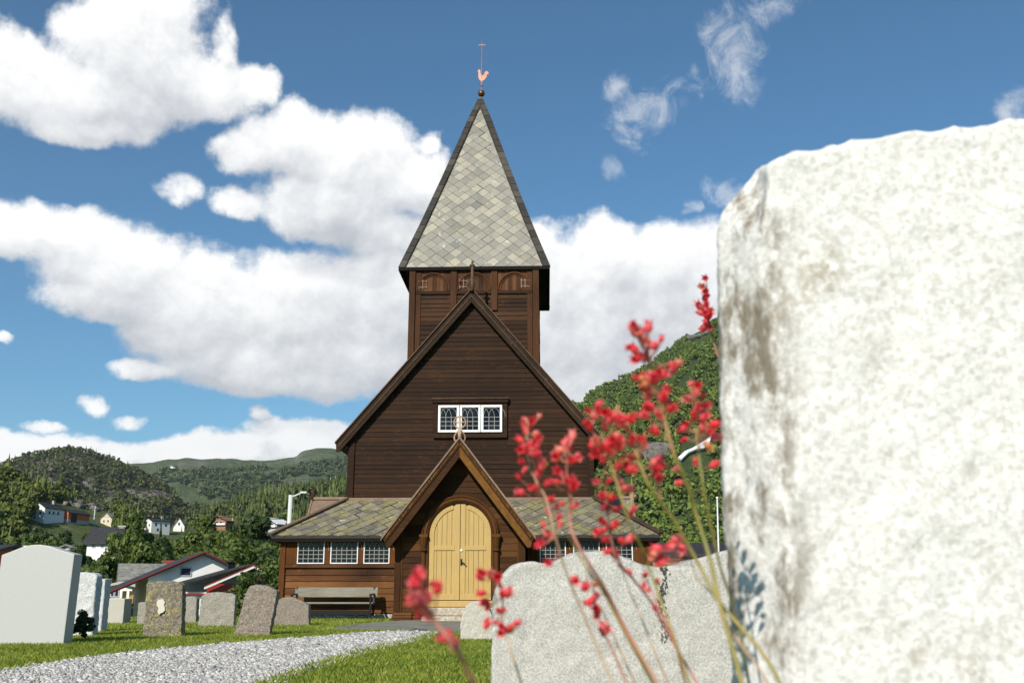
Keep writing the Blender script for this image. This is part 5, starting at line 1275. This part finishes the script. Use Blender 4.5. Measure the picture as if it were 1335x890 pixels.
def bellmat():
    def fn(t):
        isl = t.island(); n = t.noise(t.coord(), 150, 2)
        c = t.ramp(isl, [(0,(.74,.03,.04)),(.35,(.92,.065,.085)),(.7,(.96,.12,.15)),(.9,(.96,.26,.26)),(1,(.90,.42,.16))])
        return t.mix(t.ramp(n, [(.55,0),(.8,.3)]), c, (.95,.36,.34))
    m = mat('bell', fn, .45); nt = m.node_tree; bb = nt.nodes['Principled BSDF']; tr = nt.nodes.new('ShaderNodeBsdfTranslucent'); mx = nt.nodes.new('ShaderNodeMixShader'); mx.inputs[0].default_value = .4
    nt.links.new(bb.inputs['Base Color'].links[0].from_socket, tr.inputs[0]); nt.links.new(bb.outputs[0], mx.inputs[1]); nt.links.new(tr.outputs[0], mx.inputs[2]); nt.links.new(mx.outputs[0], nt.nodes['Material Output'].inputs[0]); return m
M['bell'] = bellmat()
M['leaf_green'] = mat('leaf_green', lambda t: t.ramp(t.noise(t.coord(), 20, 3), [(.3,(.04,.07,.015)),(.7,(.10,.13,.03))]), .5)
rf = random.Random(21)
def bell(mb, base, d, L):
    """one hanging bell: bulging tube, narrower mouth, five flared petal tips"""
    d = d.normalized(); e1 = d.cross(Vector((.3,.9,.2))).normalized(); e2 = d.cross(e1)
    prof = [(0,.10),(.15,.27),(.42,.36),(.72,.30),(.82,.25)]; n = 10; V = []; Fs = []
    for (t, r) in prof:
        for k in range(n): a = 2*math.pi*k/n; V.append(base+d*L*t+(e1*math.cos(a)+e2*math.sin(a))*r*L)
    for k in range(n):
        a = 2*math.pi*k/n; rr = .52 if k % 2 == 0 else .25; tt = 1.08 if k % 2 == 0 else .84
        V.append(base+d*L*tt+(e1*math.cos(a)+e2*math.sin(a))*rr*L)
    for i in range(len(prof)):
        for k in range(n): Fs.append((i*n+k, i*n+(k+1)%n, (i+1)*n+(k+1)%n, (i+1)*n+k))
    Fs.append(tuple(range(n))); mb.add(V, Fs)
def spline(P, n=8):
    P = [P[0]]+P+[P[-1]]; out = []
    for i in range(1, len(P)-2):
        for k in range(n):
            t = k/n; a, b, c, d = P[i-1], P[i], P[i+1], P[i+2]
            out.append(.5*((2*b)+(c-a)*t+(2*a-5*b+4*c-d)*t*t+(3*b-a-3*c+d)*t**3))
    out.append(P[-2]); return out
def plant(label, base, stems):
    e = empty('coral_bells', base, 0, label, 'flowering plant', 'red coral bells around the pale stone'); B = Vector(base)
    for (px, Y, rad, sm_, fl, fs) in stems:
        P = [at(u, v, Y+.01*math.sin(i*1.3)) for i, (u, v) in enumerate(px)]
        last = P[-1]; rootp = B+Vector((rf.uniform(-.02,.02), rf.uniform(-.02,.02), .01)); dr = (P[-1]-P[-2]).normalized(); q = last+dr*.10; q2 = q.lerp(rootp, .5)+dr*.05; P += [q, q2, rootp]
        S = spline(P); n = len(S); rr = [rad*.8*(.45+.55*min(1, i/(n*.45))) for i in range(n)]
        mb = MB(); mb.tube([p-B for p in S], rr, 7); st = mb.build('flower_stem', M[sm_], e, smooth=True)
        if not fl: continue
        mbp = MB(); mbb = MB()
        vis = S[:int(n*.75)]
        for (u, v) in fl:
            f = at(u, v, Y+rf.uniform(-.022, .022))
            cand = sorted(vis, key=lambda p: (p-f).length+.25*max(0, p.z-f.z+.012))[0]
            k = 2 if rf.random() < .25 else 1
            for j in range(k):
                g = f+Vector((rf.uniform(-1,1), rf.uniform(-1,1), rf.uniform(-1,1)))*.0028*(k-1)
                out = (g-cand); out = out.normalized() if out.length > 1e-5 else Vector((1,0,0))
                d = (out*.9+Vector((rf.uniform(-.5,.5), rf.uniform(-.7,.3), rf.uniform(-.6,.45)))).normalized()
                L = fs*rf.uniform(.62, 1.15); bp = g-d*L*.5
                m_ = cand.lerp(bp, .55)+Vector((0,0,-.002)); mbp.tube([cand-B, m_-B, bp-B], [rad*.40, rad*.34, rad*.40], 5)
                bell(mbb, bp-B, d, L)
        mbp.build('flower_stalks', M['stem_red'], st); mbb.build('blossoms', M['bell'], st)
    # basal leaves: lobed round blades on short stalks
    for i in range(9):
        a = i*2.4; r = rf.uniform(.04, .085); c = Vector((r*math.cos(a), r*math.sin(a), rf.uniform(.05, .10))); nl = 21; R_ = rf.uniform(.022, .034); tl = Vector((math.cos(a), math.sin(a), 0))*.5
        mb = MB(); V = [c]+[c+Vector((math.cos(2*math.pi*k/nl), math.sin(2*math.pi*k/nl), 0))*R_*(1+.16*math.cos(7*2*math.pi*k/nl))-Vector((0,0,1))*(R_*.3*(math.cos(2*math.pi*k/nl-a)+.3)) for k in range(nl)]
        lo = [p-Vector((0,0,.0012)) for p in V]; m = nl+1
        mb.add(V+lo, [(0,1+k,1+(k+1)%nl) for k in range(nl)]+[(m, m+1+(k+1)%nl, m+1+k) for k in range(nl)]+[(1+k,m+1+k,m+1+(k+1)%nl,1+(k+1)%nl) for k in range(nl)])
        mb.tube([Vector((0,0,0)), Vector((c.x*.5,c.y*.5,c.z*.7)), c], .0016, 5); mb.build('leaf', M['leaf_green'], e, fix=False)
z2 = lambda L: [(640+x/4.045, 520+y/4.045) for x, y in L]
z3 = lambda L: [(760+x/4.045, 520+y/4.045) for x, y in L]
z1 = lambda L: [(660+x/4.45, 340+y/4.45) for x, y in L]
z4 = lambda L: [(520+x/4.93, 700+y/4.93) for x, y in L]
z5 = lambda L: [(700+x/4.45, 690+y/4.45) for x, y in L]
FA = z2([(178,105),(215,120),(255,90),(165,160),(190,165),(240,185),(155,215),(210,225),(160,262),(195,250),(235,250),(240,290),(215,280),(165,330),(180,370),(145,410),(270,360),(155,490),(205,460),(240,460),(265,385),(310,530),(355,560),(305,590),(360,620),(365,660),(280,660),(300,700),(270,745),(250,200),(225,470)])+z5([(70,200),(220,290)])
FB = z2([(380,230),(410,210),(420,255),(345,300),(365,265),(425,335),(460,300),(350,380),(345,435),(390,440),(425,420),(435,460),(440,560),(400,430),(300,425),(340,290),(370,390),(410,450)])
FC_ = z2([(560,435),(625,430),(680,435),(590,515),(605,570),(655,580),(735,475),(715,470),(740,585),(590,645),(650,665),(565,695),(610,740),(690,745),(735,735),(640,815),(685,570),(630,500),(600,690),(620,800)])+z5([(400,60),(440,140),(460,150),(530,245),(620,320),(640,345),(685,455)])
FD = z2([(570,20),(510,60),(565,70),(515,140),(595,150),(555,225),(550,260),(625,235),(640,280),(590,320),(675,215),(675,250),(640,110),(680,100),(690,130),(720,100),(690,330),(670,350),(735,370),(740,310),(620,260),(575,290),(700,330)])
FE = z3([(160,100),(210,90),(240,130),(190,210),(185,240),(260,215),(310,215),(140,230),(220,320),(185,350),(385,330),(415,320),(385,435),(250,375),(190,100),(230,150),(290,240),(135,80),(400,345)])
FF = z1([(825,380),(740,405),(775,420),(720,500),(745,515),(800,450),(900,450),(850,490),(790,555),(755,570),(960,600),(755,680),(790,655),(835,675),(860,680),(910,660),(795,720),(825,780),(925,745),(915,780),(825,845),(950,850),(880,660),(770,400),(735,390),(860,500),(810,560),(940,740),(975,600)])+z3([(330,90),(345,50),(380,170),(400,90),(465,50),(320,80),(375,150),(500,360)])
FG = z1([(1070,710),(1115,720),(1055,800),(1100,760),(1140,775),(1160,835),(1105,860)])+z3([(575,85),(600,55),(525,140),(640,95),(655,160),(700,140),(535,215),(660,245),(700,200),(595,325),(690,345),(510,440),(650,30)])
FH = z1([(1155,100),(1140,150),(1155,175),(1150,215),(1125,255),(1160,250),(1140,300),(1175,310),(1160,350),(1150,385),(1180,385),(1170,200),(1130,150),(1175,270)])
FI = z4([(140,220),(150,250),(120,305),(95,365),(100,400),(120,415),(180,390),(195,405),(150,485),(215,300),(250,325),(290,645),(315,635),(345,670),(165,480),(130,210)])
FJ = z4([(550,250),(590,240),(535,355),(640,250),(645,290),(650,310),(680,360),(570,425),(665,470),(565,535),(595,560),(665,585),(700,575),(760,575),(700,365),(640,470)])
FK = z5([(290,325),(340,315),(300,400),(340,480),(350,385),(390,580),(275,330)])
FO = z5([(695,110),(675,145),(730,170),(760,175),(715,185),(785,100),(810,70),(845,110),(810,50),(775,95)])
plant('red coral bells with many thin stems in front of the wide granite gravestone', (.150,.62,0), [
 ([(687,545),(689,600),(700,628),(712,650),(722,690),(736,739),(765,811),(799,890)], .64, .0009, 'stem_pale', FA, .0069),
 ([(739,573),(739,618),(743,645),(745,690),(765,730),(788,766),(815,818),(857,890)], .61, .0013, 'stem_red', FB, .0069),
 ([(788,608),(789,640),(793,673),(797,703),(806,733),(826,755),(855,793),(873,829),(909,890)], .66, .0010, 'stem_red', FC_, .0069),
 ([(779,530),(783,552),(788,582),(801,619),(818,673),(838,718),(844,735),(862,784),(877,825),(898,890)], .60, .0011, 'stem_olive', FD, .0069),
 ([(736,690),(750,715),(768,745),(785,768),(813,820),(851,890)], .63, .0012, 'stem_olive', [], .008),
 ([(767,739),(774,769),(783,816),(797,843),(817,890)], .67, .0009, 'stem_red', FK, .0072),
 ([(810,739),(821,770),(835,802),(855,852),(871,890)], .72, .0008, 'stem_pale', [], .008),
 ([(783,789),(803,836),(828,890)], .70, .0009, 'stem_pale', [], .008),
 ([(835,722),(842,750),(853,778),(862,800),(880,838),(893,890)], .68, .0008, 'stem_red', z5([(630,260),(700,300)]), .006)])
plant('red coral bells with thick olive stems rising beside the edge of the big stone', (.168,.66,0), [
 ([(806,528),(812,548),(824,567),(832,597),(847,634),(879,678),(908,730),(934,778)], .60, .0014, 'stem_olive', FE, .0069),
 ([(845,462),(849,495),(858,520),(866,545),(879,592),(898,636),(908,671),(926,730),(938,785)], .58, .0016, 'stem_olive', FF, .0069),
 ([(905,505),(907,535),(908,567),(913,607),(918,641),(931,705),(938,735)], .63, .0011, 'stem_olive', FG, .0069),
 ([(895,705),(909,753),(934,780),(950,816)], .62, .0009, 'stem_pale', FO, .0072)])
plant('red coral bells stem peeping out from behind the top left edge of the big stone', (.235,1.02,0), [
 ([(921,362),(923,400),(928,436),(950,520),(965,640),(975,800)], 1.0, .0012, 'stem_red', FH, .0100)])
plant('single drooping stem of large red coral bells in front of the yellow door', (.06,.45,0), [
 ([(548,745),(550,775),(555,789),(571,814),(589,838),(601,856),(615,885)], .45, .0012, 'stem_red', FI, .0066)])
plant('small red coral bells beside the left edge of the wide granite gravestone', (.07,.66,0), [
 ([(644,752),(645,770),(650,799),(660,830),(670,860),(678,885)], .66, .0009, 'stem_pale', FJ, .0066)])

# ================================================================== haze: one closed box of pale air
mb = MB(); mb.box(-5100, 5100, -400, 6100, -13, 900); hz = mb.build('haze', None if False else mat('haze_air', (1,1,1), 1))
tag(hz, kind='stuff'); nt = hz.data.materials[0].node_tree; out = nt.nodes['Material Output']
for l in list(out.inputs['Surface'].links): nt.links.remove(l)
pv = nt.nodes.new('ShaderNodeVolumePrincipled'); pv.inputs['Color'].default_value = (.86,.92,1,1); pv.inputs['Density'].default_value = 4.2e-5; pv.inputs['Anisotropy'].default_value = .25
nt.links.new(pv.outputs[0], out.inputs['Volume'])
